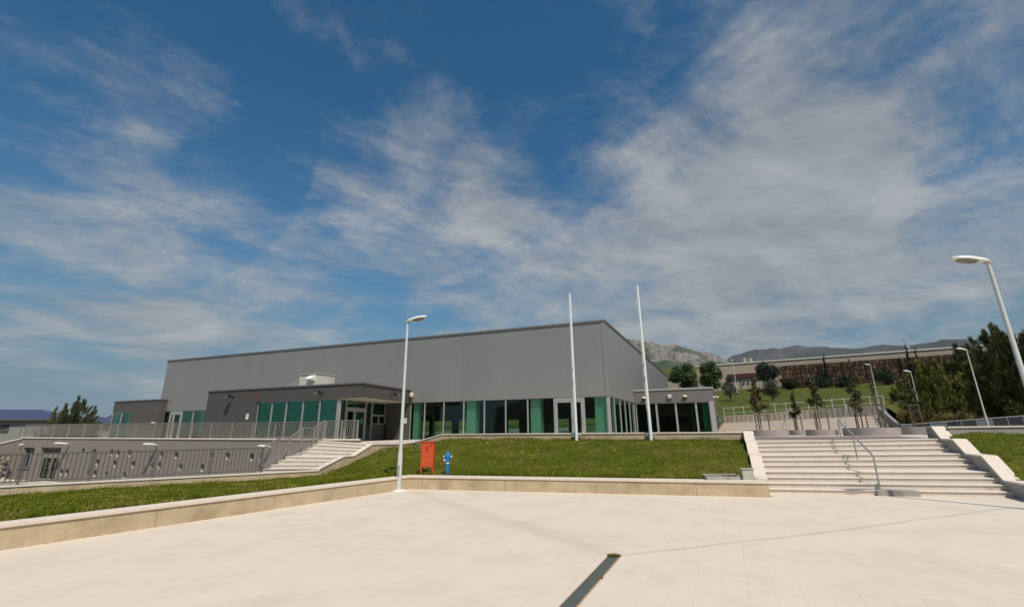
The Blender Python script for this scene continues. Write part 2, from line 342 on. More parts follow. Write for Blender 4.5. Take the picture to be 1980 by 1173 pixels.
def grid_mesh(name, P, m, smooth=True, kind='structure'):
    """P: (rows, cols, 3)"""
    r, c, _ = P.shape; me = bpy.data.meshes.new(name)
    idx = np.arange(r * c).reshape(r, c)
    F = np.stack([idx[:-1, :-1], idx[:-1, 1:], idx[1:, 1:], idx[1:, :-1]], -1).reshape(-1, 4)
    me.from_pydata(P.reshape(-1, 3).tolist(), [], F.tolist()); me.update()
    bm = bmesh.new(); bm.from_mesh(me); bmesh.ops.recalc_face_normals(bm, faces=bm.faces)
    if sum(f.normal.z for f in bm.faces) < 0: bmesh.ops.reverse_faces(bm, faces=bm.faces)
    bm.to_mesh(me); bm.free()
    if smooth: me.polygons.foreach_set('use_smooth', [True] * len(me.polygons))
    me.materials.append(m); o = bpy.data.objects.new(name, me); COL.objects.link(o)
    if kind: o['kind'] = kind
    return o


def tag(o, label, cat, group=None, kind=None):
    o['label'] = label; o['category'] = cat
    if group: o['group'] = group
    if kind: o['kind'] = kind
    return o


def thing(name, label, cat, loc=(0, 0, 0), rz=0.0, group=None):
    o = bpy.data.objects.new(name, None); COL.objects.link(o); o.empty_display_size = 0.2
    o.location = loc; o.rotation_euler = (0, 0, rz); return tag(o, label, cat, group)


def struct(o): o['kind'] = 'structure'; return o


def dup(root, loc, rz=0.0, label=None, scale=None):
    r = root.copy(); COL.objects.link(r); r.location = loc; r.rotation_euler = (0, 0, rz)
    if scale: r.scale = scale
    if label: r['label'] = label
    for ch in root.children:
        c = ch.copy(); COL.objects.link(c); c.parent = r
        for gc in ch.children:
            d = gc.copy(); COL.objects.link(d); d.parent = c
    return r


# ================================================================== GROUND
def stone_plaza_mat():
    m = mat('plaza_stone', (0.635, 0.550, 0.450), rough=0.75, var=0.05, vscale=0.5, bump=0.12, bscale=60)
    nt = m.node_tree; N = nt.nodes; L = nt.links; b = N['Principled BSDF']; src = b.inputs['Base Color'].links[0].from_socket
    tc = N.new('ShaderNodeTexCoord'); mp = N.new('ShaderNodeMapping'); L.new(tc.outputs['Object'], mp.inputs[0])
    mp.inputs['Rotation'].default_value = (0, 0, math.atan2(-U.y, U.x) + R(90))
    br = N.new('ShaderNodeTexBrick'); L.new(mp.outputs[0], br.inputs['Vector']); br.inputs['Scale'].default_value = 1.0
    br.inputs['Brick Width'].default_value = 0.62; br.inputs['Row Height'].default_value = 0.30; br.inputs['Mortar Size'].default_value = 0.0035
    br.inputs['Mortar Smooth'].default_value = 0.3; br.inputs['Bias'].default_value = 0.0
    br.inputs['Color1'].default_value = (1.03, 1.02, 1.01, 1); br.inputs['Color2'].default_value = (0.985, 0.970, 0.950, 1); br.inputs['Mortar'].default_value = (0.80, 0.76, 0.70, 1)
    mul = N.new('ShaderNodeMix'); mul.data_type = 'RGBA'; mul.blend_type = 'MULTIPLY'; mul.inputs['Factor'].default_value = 1.0
    # joints are filled and vanish in places
    jn = N.new('ShaderNodeTexNoise'); jn.inputs['Scale'].default_value = 0.7; jn.inputs['Detail'].default_value = 4; L.new(tc.outputs['Object'], jn.inputs['Vector'])
    jr = N.new('ShaderNodeMapRange'); jr.inputs['From Min'].default_value = 0.35; jr.inputs['From Max'].default_value = 0.65; jr.inputs['To Min'].default_value = 0.35; jr.inputs['To Max'].default_value = 1.0; L.new(jn.outputs['Fac'], jr.inputs['Value'])
    L.new(jr.outputs[0], mul.inputs['Factor']); L.new(src, mul.inputs['A']); L.new(br.outputs['Color'], mul.inputs['B']); cur = mul.outputs['Result']
    sp = N.new('ShaderNodeSeparateXYZ'); L.new(tc.outputs['Object'], sp.inputs[0])
    wob = N.new('ShaderNodeTexNoise'); wob.inputs['Scale'].default_value = 1.2; wob.inputs['Detail'].default_value = 6; L.new(tc.outputs['Object'], wob.inputs['Vector'])

    def M(op, a, b_=None, c=None):
        n = N.new('ShaderNodeMath'); n.operation = op
        for i, v in enumerate((a, b_, c)):
            if v is None: continue
            if isinstance(v, (int, float)): n.inputs[i].default_value = v
            else: L.new(v, n.inputs[i])
        return n.outputs[0]

    def line(p, q, w, amp, wobble, colr):
        nonlocal cur
        d = Vector((q[0] - p[0], q[1] - p[1])); ln = d.length; d.normalize()
        ax = M('SUBTRACT', sp.outputs[0], p[0]); ay = M('SUBTRACT', sp.outputs[1], p[1])
        t = M('ADD', M('MULTIPLY', ax, d.x), M('MULTIPLY', ay, d.y)); s = M('SUBTRACT', M('MULTIPLY', ay, d.x), M('MULTIPLY', ax, d.y))
        s = M('ADD', s, M('MULTIPLY', M('SUBTRACT', wob.outputs['Fac'], 0.5), wobble))
        mr = N.new('ShaderNodeMapRange'); mr.interpolation_type = 'SMOOTHSTEP'; mr.inputs['From Min'].default_value = w; mr.inputs['From Max'].default_value = 0.0; mr.inputs['To Max'].default_value = amp
        L.new(M('ABSOLUTE', s), mr.inputs['Value'])
        ins = M('MULTIPLY', M('GREATER_THAN', t, 0.0), M('LESS_THAN', t, ln)); fac = M('MULTIPLY', mr.outputs[0], ins)
        if wobble > 0.05:
            fac = M('MULTIPLY', fac, M('MULTIPLY_ADD', wob.outputs['Fac'], 1.6, 0.2))
        mx = N.new('ShaderNodeMix'); mx.data_type = 'RGBA'; L.new(fac, mx.inputs['Factor']); L.new(cur, mx.inputs['A']); mx.inputs['B'].default_value = (*colr, 1); cur = mx.outputs['Result']
    line((1.62, 8.65), (11.6, 12.45), 0.10, 0.42, 0.16, (0.33, 0.27, 0.22))
    line((1.55, 8.75), (-3.3, 17.4), 0.45, 0.30, 0.5, (0.44, 0.33, 0.25))
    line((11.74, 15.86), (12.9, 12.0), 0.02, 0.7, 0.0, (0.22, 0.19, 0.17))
    # pink-brown dirt drifts
    dn = N.new('ShaderNodeTexNoise'); dn.inputs['Scale'].default_value = 0.55; dn.inputs['Detail'].default_value = 8; dn.inputs['Roughness'].default_value = 0.7; L.new(tc.outputs['Object'], dn.inputs['Vector'])
    dr = N.new('ShaderNodeMapRange'); dr.interpolation_type = 'SMOOTHSTEP'; dr.inputs['From Min'].default_value = 0.48; dr.inputs['From Max'].default_value = 0.72; dr.inputs['To Max'].default_value = 0.45; L.new(dn.outputs['Fac'], dr.inputs['Value'])
    mx = N.new('ShaderNodeMix'); mx.data_type = 'RGBA'; L.new(dr.outputs[0], mx.inputs['Factor']); L.new(cur, mx.inputs['A']); mx.inputs['B'].default_value = (0.52, 0.41, 0.30, 1); cur = mx.outputs['Result']
    vo = N.new('ShaderNodeTexVoronoi'); vo.inputs['Scale'].default_value = 1.1; L.new(tc.outputs['Object'], vo.inputs['Vector'])
    sr = N.new('ShaderNodeMath'); sr.operation = 'LESS_THAN'; sr.inputs[1].default_value = 0.022; L.new(vo.outputs['Distance'], sr.inputs[0])
    mx = N.new('ShaderNodeMix'); mx.data_type = 'RGBA'; L.new(M('MULTIPLY', sr.outputs[0], 0.7), mx.inputs['Factor']); L.new(cur, mx.inputs['A']); mx.inputs['B'].default_value = (0.2, 0.16, 0.12, 1); cur = mx.outputs['Result']
    L.new(cur, b.inputs['Base Color'])
    return m


def plaza_z(x, y):
    t = (Vector((x, y, 0)) - S0).dot(U); return min(max(t, 0.0) * 0.018, 0.25)


xs = np.linspace(-30, 45, 76); ys = np.linspace(-25, 24, 50)
P = np.array([[(x, y, plaza_z(x, y)) for x in xs] for y in ys])
# cut the far side of the plaza back to the retaining walls
bm = bmesh.new()
outline = [(-30, -25), (45, -25), (45, 8), (30, 9), tuple(GS(7.5, 0.3)[:2]), tuple(GS(-0.5, 0.4)[:2]), (7.5, 15.35), (-3.7, 18.45), (-8.95, 9.6), (-16, -2.2), (-30, -12)]
cols = []
me = bpy.data.meshes.new('plaza')
from mathutils.geometry import delaunay_2d_cdt
pts = [Vector(p) for p in outline]
inner = [Vector((x, y)) for x in np.arange(-28, 44, 1.5) for y in np.arange(-24, 18, 1.5)]
vo, ed, fa, *_ = delaunay_2d_cdt(pts + inner, [], [list(range(len(pts)))], 1, 1e-5)
me.from_pydata([(p.x, p.y, plaza_z(p.x, p.y)) for p in vo], [], [tuple(f) for f in fa]); me.update()
plaza = bpy.data.objects.new('plaza', me); COL.objects.link(plaza); me.materials.append(stone_plaza_mat()); struct(plaza)
bm.free()

o = MB().add([(-9000, -9000, -1.9), (9000, -9000, -1.9), (9000, 9000, -1.9), (-9000, 9000, -1.9)], [(0, 1, 2, 3)]).build('ground', mat('dry_ground', (0.16, 0.14, 0.08), 0.95, 0.3, vscale=0.02, col2=(0.07, 0.085, 0.03), c2scale=0.01)); struct(o)
YZ = -1.38
o = MB().add([G(-60, -30, YZ), G(6, -30, YZ), G(6, 0, YZ), G(-60, 0, YZ)], [(0, 1, 2, 3)]).build('yard', ASPH); struct(o)
# terrace: one sheet at the level of the hall floor
o = MB().g(-33, 1.0, -6.6, 0.2, 1.0, 1.345).g(1.0, 20.8, -6.6, 8.9, 1.0, 1.34).build('terrace', TERR); struct(o)
o = MB().g(20.8, 30.0, -7.42, 50, 1.0, 1.45).build('upper_terrace', TERR); struct(o)
o = MB().g(20.8, 27.6, -7.0, 0.6, 1.452, 1.456).build('porphyry_strip', PURP); struct(o)


# ---- lawns
def grass_mat(name, a, b_, c, s=1.0):
    m = mat(name, a, 0.95, 0.35, vscale=5 * s, bump=0.9, bscale=45, col2=b_, c2scale=0.9 * s, c2lo=0.42, c2hi=0.66)
    nt = m.node_tree; N = nt.nodes; L = nt.links; bs = N['Principled BSDF']; src = bs.inputs['Base Color'].links[0].from_socket
    tc = N.new('ShaderNodeTexCoord'); n = N.new('ShaderNodeTexNoise'); n.inputs['Scale'].default_value = 2.3 * s; n.inputs['Detail'].default_value = 9; n.inputs['Roughness'].default_value = 0.75; L.new(tc.outputs['Object'], n.inputs['Vector'])
    r = N.new('ShaderNodeMapRange'); r.interpolation_type = 'SMOOTHSTEP'; r.inputs['From Min'].default_value = 0.58; r.inputs['From Max'].default_value = 0.74; r.inputs['To Max'].default_value = 0.8; L.new(n.outputs['Fac'], r.inputs['Value'])
    mx = N.new('ShaderNodeMix'); mx.data_type = 'RGBA'; L.new(r.outputs[0], mx.inputs['Factor']); L.new(src, mx.inputs['A']); mx.inputs['B'].default_value = (*c, 1); L.new(mx.outputs['Result'], bs.inputs['Base Color'])
    bs.inputs['Specular IOR Level'].default_value = 0.15
    return m


GRASS = grass_mat('lawn_grass', (0.068, 0.083, 0.005), (0.100, 0.094, 0.012), (0.22, 0.165, 0.06))
GRASSH = grass_mat('hill_grass', (0.060, 0.075, 0.010), (0.085, 0.085, 0.018), (0.19, 0.125, 0.055), 0.30)
BLADE = mat('grass_blade', (0.096, 0.122, 0.005), 0.7, 0.35, vscale=1.1, island=0.4, spec=0.1, col2=(0.20, 0.175, 0.032), c2scale=.8, c2lo=.45, c2hi=.62)


def loft(front, back, nu, nv, bulge=0.0, rough=0.03):
    def interp(pl, n):
        t = np.linspace(0, len(pl) - 1, n); pl = np.array([tuple(p) for p in pl], float)
        return np.stack([np.interp(t, np.arange(len(pl)), pl[:, k]) for k in range(3)], -1)
    A = interp(front, nu); B = interp(back, nu); s = np.linspace(0, 1, nv)[:, None, None]
    P = A[None] * (1 - s) + B[None] * s
    P[..., 2] += bulge * np.sin(s[..., 0] * math.pi)
    nz = rng.normal(0, 1, P.shape[:2])
    for _ in range(2): nz = (nz + np.roll(nz, 1, 0) + np.roll(nz, -1, 0) + np.roll(nz, 1, 1) + np.roll(nz, -1, 1)) / 5
    P[1:-1, :, 2] += rough * 3 * nz[1:-1]
    return P


def blades(P, n, h, name, label):
    r, c, _ = P.shape
    i = rng.integers(0, r - 1, n); j = rng.integers(0, c - 1, n); a = rng.random((n, 1)); b = rng.random((n, 1))
    # spread by area
    ar = np.linalg.norm(np.cross(P[1:, :-1] - P[:-1, :-1], P[:-1, 1:] - P[:-1, :-1]), axis=-1); pr = (ar / ar.sum()).ravel()
    k = rng.choice(pr.size, n, p=pr); i = k // (c - 1); j = k % (c - 1)
    Q = (P[i, j] * (1 - a) + P[i + 1, j] * a) * (1 - b) + (P[i, j + 1] * (1 - a) + P[i + 1, j + 1] * a) * b
    ang = rng.random(n) * 2 * math.pi; w = 0.010 + 0.012 * rng.random(n); hh = h * (0.45 + 0.9 * rng.random(n))
    d = np.stack([np.cos(ang), np.sin(ang), np.zeros(n)], -1); e = np.stack([-np.sin(ang), np.cos(ang), np.zeros(n)], -1)
    lean = (rng.random((n, 1)) - 0.2) * 0.9
    V = np.empty((n, 3, 3)); V[:, 0] = Q - d * w[:, None] - [0, 0, .01]; V[:, 1] = Q + d * w[:, None] - [0, 0, .01]; V[:, 2] = Q + e * (hh[:, None] * lean) + np.stack([np.zeros(n), np.zeros(n), hh], -1)
    o = np_mesh(name, V.reshape(-1, 3), 3, BLADE); tag(o, label, 'grass', kind='stuff'); return o


front = [(-11.3, 6.0, .40), (-9.0, 9.75, .40), (-6.3, 14.3, .40), (-4.05, 18.15, .40), (-3.6, 18.6, .40), (-1.5, 17.95, .40), (0.5, 17.4, .40), (3.5, 16.6, .40), tuple(GS(-.45, -.62, .40))]
back = [(-22.3, 15.5, -.1), (-18.05, 17.95, -.10), (-13.3, 21.2, -.08), (-9.0, 24.05, -.05), tuple(G(2.45, -9.0, .25)), tuple(G(2.9, -6.7, 1.0)), tuple(G(6.8, -6.7, 1.46)), tuple(G(13, -6.7, 1.48)), tuple(G(20.75, -6.7, 1.44))]
LAWN = loft(front, back, 150, 46, 0.05)
grid_mesh('lawn', LAWN, GRASS)
blades(LAWN, 150000, 0.040, 'lawn_grass_blades', 'short mown green grass blades on the lawn bank between plaza wall and hall')
def fringe(row, n, h, name, label):
    V = []
    seg = np.linalg.norm(np.diff(row, axis=0), axis=1); cum = np.concatenate([[0], np.cumsum(seg)])
    for t in rng.random(n) * cum[-1]:
        c = Vector([np.interp(t, cum, row[:, k]) for k in range(3)]) + Vector((random.gauss(0, .05), random.gauss(0, .05), 0))
        hh = h * random.uniform(.3, 1.2) * (1.6 if math.sin(t * 2.3) + math.sin(t * .71) > 1.1 else 1); w = random.uniform(.006, .013); a = random.uniform(0, 6.28)
        s_ = Vector((math.cos(a), math.sin(a), 0)) * w; V += [c - s_, c + s_, c + Vector((random.uniform(-.6, .6) * hh, random.uniform(-.6, .6) * hh, hh))]
    o = np_mesh(name, np.array([tuple(x) for x in V]), 3, BLADE); tag(o, label, 'grass', kind='stuff')
fringe(LAWN[1] + [0, 0, .03], 9000, .11, 'wall_edge_grass', 'ragged longer grass along the back of the low plaza wall')
fringe(LAWN[-2], 6000, .12, 'terrace_edge_grass', 'ragged longer grass along the foot of the terrace wall')
rf = [tuple(GS(5.95, -3.2, .35)), tuple(GS(5.95, 0.2, .42)), tuple(GS(5.95, 1.2, .98)), tuple(GS(5.95, 2.4, 1.02)), tuple(GS(5.95, 3.4, 1.42)), tuple(GS(5.95, 4.35, 1.62))]
rb = [tuple(GS(16, -6, .5)), tuple(GS(16, -2, .6)), tuple(GS(16, 0.5, 1.1)), tuple(GS(16, 2.0, 1.3)), tuple(GS(16, 3.4, 1.6)), tuple(GS(16, 4.35, 1.72))]
RL = loft(rf, rb, 60, 40, 0.0)
grid_mesh('side_lawn', RL, GRASS)
blades(RL, 30000, 0.040, 'side_lawn_grass_blades', 'short mown green grass blades on the lawn right of the big stair')


mb = []
def scatter_stones():
    m = MB()
    for i in range(120):
        k = random.random()
        if k < .45: u, v = random.uniform(3.2, 6.8), random.uniform(-7.7, -6.9)
        elif k < .8: u, v = random.gauss(9, 1.6), random.gauss(-8.3, .45)
        else: u, v = random.uniform(8, 20), random.uniform(-9.5, -7.2)
        p = G(u, v); d = np.abs(LAWN[..., 0] - p.x) + np.abs(LAWN[..., 1] - p.y); ij = np.unravel_index(d.argmin(), d.shape); z = LAWN[ij][2]
        a = random.uniform(.015, .055); o0 = len(m.v); m.ball((p.x, p.y, z + a * .15), (a * random.uniform(.7, 1.3), a * random.uniform(.7, 1.3), a * .55), 6)
        for q_ in range(o0, len(m.v)): m.v[q_] += Vector((random.uniform(-.2, .2) * a, random.uniform(-.2, .2) * a, random.uniform(-.2, .2) * a))
    o = m.build('rubble_stones', mat('pale_rubble', (.30, .23, .14), .9, .2, vscale=4, island=.3)); tag(o, 'pale stones scattered over the upper lawn bank below the terrace wall', 'stones', kind='stuff')
scatter_stones()


# ================================================================== WALLS WITH COPING
def wall_run(root, pts, side, thick, depth, over=0.03, ct=0.06, body='wall_body', bm_=CONC, cm=COPE):
    """pts = top line of the coping; side = unit vector pointing to the back of the wall"""
    wb = MB(); cp = MB()
    for p, q in zip(pts[:-1], pts[1:]):
        p = Vector(p); q = Vector(q); s = side if not callable(side) else side(p, q)
        lo = min(p.z, q.z) - depth
        f = s * 0.0; b = s * thick
        wb.hexa([Vector((x.x, x.y, lo)) for x in (p + f, q + f, q + b, p + b)], [x - Zv * ct for x in (p + f, q + f, q + b, p + b)])
        f = -s * over; b = s * (thick + over)
        cp.hexa([x - Zv * (ct - .001) for x in (p + f, q + f, q + b, p + b)], [p + f, q + f, q + b, p + b])
    return wb.build(body, bm_, root), cp.build('coping', cm, root, bevel=0.008)


def perp(p, q, ref):
    d = (Vector(q) - Vector(p)); d.z = 0; d.normalize(); n = Vector((-d.y, d.x, 0)); return n if n.dot(ref) > 0 else -n


# low wall round the plaza (two straight runs meeting at the lamp)
t = thing('retaining_wall', 'low tan concrete wall with pale stone coping bending round the plaza behind the street lamp', 'wall', (-3.63, 18.26, 0))
C0 = Vector((-3.63, 18.26, .43)); CR = Vector((7.33, 15.21, .43)); CL = Vector((-8.9, 9.43, .43)); dl = (CL - C0).normalized(); CLx = CL + dl * 5
nR = perp(C0, CR, Vector((0, 1, 0))); nL = perp(C0, CL, Vector((-1, 0, 0)))
mid = (nR + nL).normalized(); k = 1 / mid.dot(nR)
def mitre(d): return C0 + mid * (k * d)
wb = MB(); cp = MB()
for A, B, n in ((C0, CR, nR), (CLx, C0, nL)):
    def off(X, d): return mitre(d) if X is C0 else X + n * d
    ring = [off(A, 0), off(B, 0), off(B, .34), off(A, .34)]
    wb.hexa([Vector((x.x, x.y, -.3)) for x in ring], [Vector((x.x, x.y, .36)) for x in ring])
    ring = [off(A, -.03), off(B, -.03), off(B, .37), off(A, .37)]
    cp.hexa([Vector((x.x, x.y, .361)) for x in ring], [Vector((x.x, x.y, .43)) for x in ring])
wb.build('wall_body', CONC, t); cp.build('coping', COPE, t, bevel=0.008)

# terrace edge: left cheek of the entrance stair, ramp and long terrace wall
t = thing('terrace_wall', 'long tan terrace wall with pale coping behind the lawn bank, stepping down beside the entrance stair', 'wall', G(6.6, -6.68, 1.3))
wall_run(t, [G(2.30, -10.56, .26), G(2.42, -9.0, .77), G(2.50, -8.35, .77), G(2.60, -7.14, 1.28), G(2.62, -6.68, 1.28)], -U, 0.28, 1.2)
wall_run(t, [G(2.62, -6.68, 1.281), G(4.1, -6.68, 1.29), G(4.9, -6.68, 1.38), G(6.6, -6.68, 1.76), G(20.66, -6.68, 1.76)], Nn, 0.30, 1.2, body='long_wall')

# lower wall under the fence at the left
LA = Vector((-9.02, 24.22, .24)); LB = Vector((-18.2, 18.1, .22)); ld = (LB - LA).normalized(); LC = LB + Vector((ld.x, ld.y, 0)) * 7
ln = perp(LA, LB, Vector((-1, 1, 0)))
t = thing('lower_retaining_wall', 'low tan concrete wall with pink coping carrying the long fence at left', 'wall', LB)
wall_run(t, [LC, LB, LA], ln, 0.30, 1.6)

# ================================================================== STAIRS
# entrance stair (left): 4 + 4 risers with a landing
t = thing('entrance_stair', 'pale stone stair climbing to the glazed entrance beside the orange cabinet lawn', 'stairs', G(0.6, -10.56, 0))
vs = [-10.56, -10.14, -9.72, -9.30, -8.20, -7.86, -7.52, -7.16]
mb = MB(); ns = MB()
for i, v in enumerate(vs):
    v1 = vs[i + 1] if i < 7 else -6.4
    f = (i + 1) / 8; zl = .04 + 1.40 * f; zr = .16 + 1.12 * f; zl0 = zl - .9; zr0 = zr - .9
    mb.hexa([G(-1.1, v, zl0), G(2.28, v, zr0), G(2.28, v1, zr0), G(-1.1, v1, zl0)], [G(-1.1, v, zl - .035), G(2.28, v, zr - .035), G(2.28, v1, zr - .035), G(-1.1, v1, zl - .035)])
    ns.hexa([G(-1.1, v - .025, zl - .034), G(2.28, v - .025, zr - .034), G(2.28, v1 - .03, zr - .034), G(-1.1, v1 - .03, zl - .034)], [G(-1.1, v - .025, zl), G(2.28, v - .025, zr), G(2.28, v1 - .03, zr), G(-1.1, v1 - .03, zl)])
mb.build('riser_blocks', STEPM, t); ns.build('treads', STONEW, t, bevel=0.006)
MB().g(-1.38, -1.1, -10.5, -6.7, -1.3, -.1).hexa([G(-1.4, -10.56, -.2), G(-1.12, -10.56, -.2), G(-1.12, -6.7, -.2), G(-1.4, -6.7, -.2)], [G(-1.4, -10.56, .06), G(-1.12, -10.56, .06), G(-1.12, -6.7, 1.46), G(-1.4, -6.7, 1.46)]).build('side_wall', CONCG, t)

# big plaza stair
t = thing('plaza_stair', 'wide pale stone stair of ten steps rising from the plaza at right', 'stairs', S0)
SV = [0, .341, .682, 1.023, 1.91, 2.251, 2.592, 3.479, 3.82, 4.161]
mb = MB(); ns = MB()
for i, s in enumerate(SV):
    s1 = SV[i + 1] if i < 9 else 4.75
    zl = .139 * (i + 1); zr = zl + .102
    lo = -.2 if i == 0 else zl - .45
    mb.hexa([GS(-.1, s, lo), GS(5.75, s, lo), GS(5.75, s1 + .02, lo), GS(-.1, s1 + .02, lo)], [GS(-.1, s, zl - .03), GS(5.75, s, zr - .03), GS(5.75, s1 + .02, zr - .03), GS(-.1, s1 + .02, zl - .03)])
    # tread slabs laid in lengths with thin joints
    cuts = [-.1]; x = random.uniform(.6, 1.3)
    while x < 5.4: cuts.append(x); x += random.choice((1.2, 1.2, 1.5))
    cuts.append(5.75)
    for a0, a1 in zip(cuts[:-1], cuts[1:]):
        a1 -= .004; f0 = zl + .102 * a0 / 5.66; f1 = zl + .102 * a1 / 5.66
        ns.hexa([GS(a0, s - .03, f0 - .029), GS(a1, s - .03, f1 - .029), GS(a1, s1 - .032, f1 - .029), GS(a0, s1 - .032, f0 - .029)], [GS(a0, s - .03, f0), GS(a1, s - .03, f1), GS(a1, s1 - .032, f1), GS(a0, s1 - .032, f0)])
mb.build('riser_blocks', STEPM, t); ns.build('treads', STONEW, t, bevel=0.006)
def cheek(name, a0, a1, prof):
    m_ = MB(); c_ = MB()
    for (s0_, z0_), (s1_, z1_) in zip(prof[:-1], prof[1:]):
        lo = min(z0_, z1_) - 1.0
        m_.hexa([GS(a0, s0_, lo), GS(a1, s0_, lo), GS(a1, s1_, lo), GS(a0, s1_, lo)], [GS(a0, s0_, z0_ - .05), GS(a1, s0_, z0_ - .05), GS(a1, s1_, z1_ - .05), GS(a0, s1_, z1_ - .05)])
        c_.hexa([GS(a0 - .012, s0_, z0_ - .049), GS(a1 + .012, s0_, z0_ - .049), GS(a1 + .012, s1_, z1_ - .049), GS(a0 - .012, s1_, z1_ - .049)], [GS(a0 - .012, s0_, z0_), GS(a1 + .012, s0_, z0_), GS(a1 + .012, s1_, z1_), GS(a0 - .012, s1_, z1_)])
    p_ = m_.build(name, CONCG, t); c_.build('coping', COPE, p_, bevel=0.01); return p_
cheek('cheek_wall', 5.68, 6.04, [(-1.2, .50), (.35, .50), (1.28, 1.08), (2.32, 1.09), (3.05, 1.50), (4.0, 1.50), (4.62, 1.90), (5.2, 1.90)])
cheek('cheek_wall', -.42, -.08, [(-.35, .44), (.35, .48), (1.28, 1.02), (2.32, 1.03), (3.05, 1.42), (4.0, 1.43), (4.60, 1.78), (4.92, 1.79)])
# handrail in the middle of it
t = thing('handrail', 'galvanised steel handrail standing in the middle of the wide plaza stair', 'handrail', GS(2.83, .3, 0))
lo, md, up = GS(2.83, .28, .2), GS(2.83, 2.36, .84), GS(2.83, 4.40, 1.42)
tl, tu = GS(2.83, .24, 1.09), GS(2.83, 4.25, 2.17)
MB().tube([tl - Zv * .03, tl + (tu - tl) * .03, tu], .028, 10).build('rail', STEEL, t, True)
for b_, tp in ((lo, tl), (md, tl + (tu - tl) * ((2.36 - .24) / 4.01)), (up, tu)): MB().tube([b_, tp], .026, 10).lathe(b_, [(.05, 0), (.05, .012)], 10).build('post', STEEL, t, True)
MB().st(2.66, 3.66, -.12, .2, 0.02, .205).build('base_block', CONCG, t, bevel=0.015)

# wall right of the stair, above the side lawn
t = thing('upper_side_wall', 'low grey wall with pale coping above the side lawn right of the plaza stair', 'wall', GS(10, 4.4, 1.7))
wall_run(t, [GS(6.06, 4.35, 1.885), GS(18, 4.35, 1.93)], Nn, .3, 1.0, bm_=CONCG)


# ================================================================== SPORTS HALL
H = thing('sports_hall', 'large grey metal clad sports hall with green glass ground floor and dark flat annexes', 'sports hall', G(0, 0, 1.35))
FZ = 1.35; HZ = 3.80; TOP = 8.22
mb = MB()
mb.g(-26.6, 13.87, 0, .3, HZ, TOP)                         # front, above the glazing
mb.g(13.57, 13.87, .302, 36, HZ, TOP)                      # right side
mb.g(13.57, 13.87, 10.1, 36, FZ, HZ - .001)
mb.g(-26.6, -26.3, .302, 35.7, FZ - 2, TOP)                # left side
mb.g(-26.299, 13.569, .302, 35.69, TOP - .3, TOP - .05)    # roof deck
mb.g(-26.6, -25.8, 0, .3, FZ, HZ - .001); mb.g(-20.4, -10.2, 0, .3, FZ, HZ - .001)
bw = [(-26.6, -23.1), (-20.7, -19.9), (-16.9, -15.8), (-14.0, -8.0), (-6.3, -1.0), (.8, 2.4), (4.6, 13.57)]
for a, b in bw: mb.g(a, b, 35.7, 36, FZ, 3.3)
mb.g(-26.6, 13.57, 35.7, 36, 3.301, TOP)
mb.build('wall', HALL, H)
m_ = MB()
m_.g(-26.66, 13.93, -.06, .34, TOP, TOP + .13); m_.g(13.53, 13.93, .341, 36.06, TOP, TOP + .13); m_.g(-26.66, -26.26, .341, 36.06, TOP, TOP + .13)
m_.build('roof_trim', TRIM, H, bevel=.01)
MB().g(13.66, 13.90, -.03, .0, HZ - .02, TOP - .01).build('corner_flashing', HALL, H)
MB().g(-26.2, 13.5, .35, 35.6, FZ - .3, FZ - .01).build('floor', FLOORIN, H)
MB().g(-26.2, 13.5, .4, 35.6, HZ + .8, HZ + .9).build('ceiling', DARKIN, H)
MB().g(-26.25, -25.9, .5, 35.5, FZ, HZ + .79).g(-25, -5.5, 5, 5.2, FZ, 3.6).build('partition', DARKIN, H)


def bay(parent, O, a, b, x0, x1, z0, z1, glass, fw=.05, dep=.10, bars=(), name='window'):
    """one glazed bay: frame with its pane as child; b points outwards"""
    f = MB(); x0 += .003; x1 -= .003
    f.obox(O, a, b, x0, x0 + fw, -dep, 0, z0, z1); f.obox(O, a, b, x1 - fw, x1, -dep, 0, z0, z1)
    f.obox(O, a, b, x0 + fw, x1 - fw, -dep, -.004, z0, z0 + fw); f.obox(O, a, b, x0 + fw, x1 - fw, -dep, -.004, z1 - fw, z1)
    for (zb, w) in bars: f.obox(O, a, b, x0 + fw, x1 - fw, -dep, -.004, zb - w / 2, zb + w / 2)
    fr = f.build(name, ALU, parent)
    MB().obox(O, a, b, x0 + fw, x1 - fw, -dep * .6, -dep * .6 + .016, z0 + fw, z1 - fw).build('pane', glass, fr)
    return fr


def door(parent, O, a, b, x0, x1, z0, z1, glass, leaves=1, split=None):
    f = MB(); fw = .07
    f.obox(O, a, b, x0, x0 + fw, -.1, .01, z0, z1); f.obox(O, a, b, x1 - fw, x1, -.1, .01, z0, z1); f.obox(O, a, b, x0 + fw, x1 - fw, -.1, .006, z1 - fw, z1)
    fr = f.build('door', ALU, parent); xs_ = [x0 + fw] + ([split] if leaves == 2 else []) + [x1 - fw]
    for c, d in zip(xs_[:-1], xs_[1:]):
        l = MB(); w = .11; c += .006; d -= .006; zt = z1 - fw - .008
        l.obox(O, a, b, c, c + w, -.08, .0, z0 + .01, zt); l.obox(O, a, b, d - w, d, -.08, .0, z0 + .01, zt)
        l.obox(O, a, b, c + w, d - w, -.08, -.003, z0 + .01, z0 + .01 + w); l.obox(O, a, b, c + w, d - w, -.08, -.003, zt - w, zt)
        l.obox(O, a, b, c + w, d - w, -.045, -.03, z0 + w, zt - w)
        le = l.build('door_leaf', ALU, fr)
        le.data.materials.append(glass)
        for p in le.data.polygons[-6:]: p.material_index = 1
        MB().obox(O, a, b, d - .075, d - .035, .03, .055, z0 + .85, z0 + 1.25).obox(O, a, b, d - .065, d - .045, .0, .03, z0 + .88, z0 + .91).obox(O, a, b, d - .065, d - .045, .0, .03, z0 + 1.19, z0 + 1.22).build('handle', STEEL, fr)
    return fr


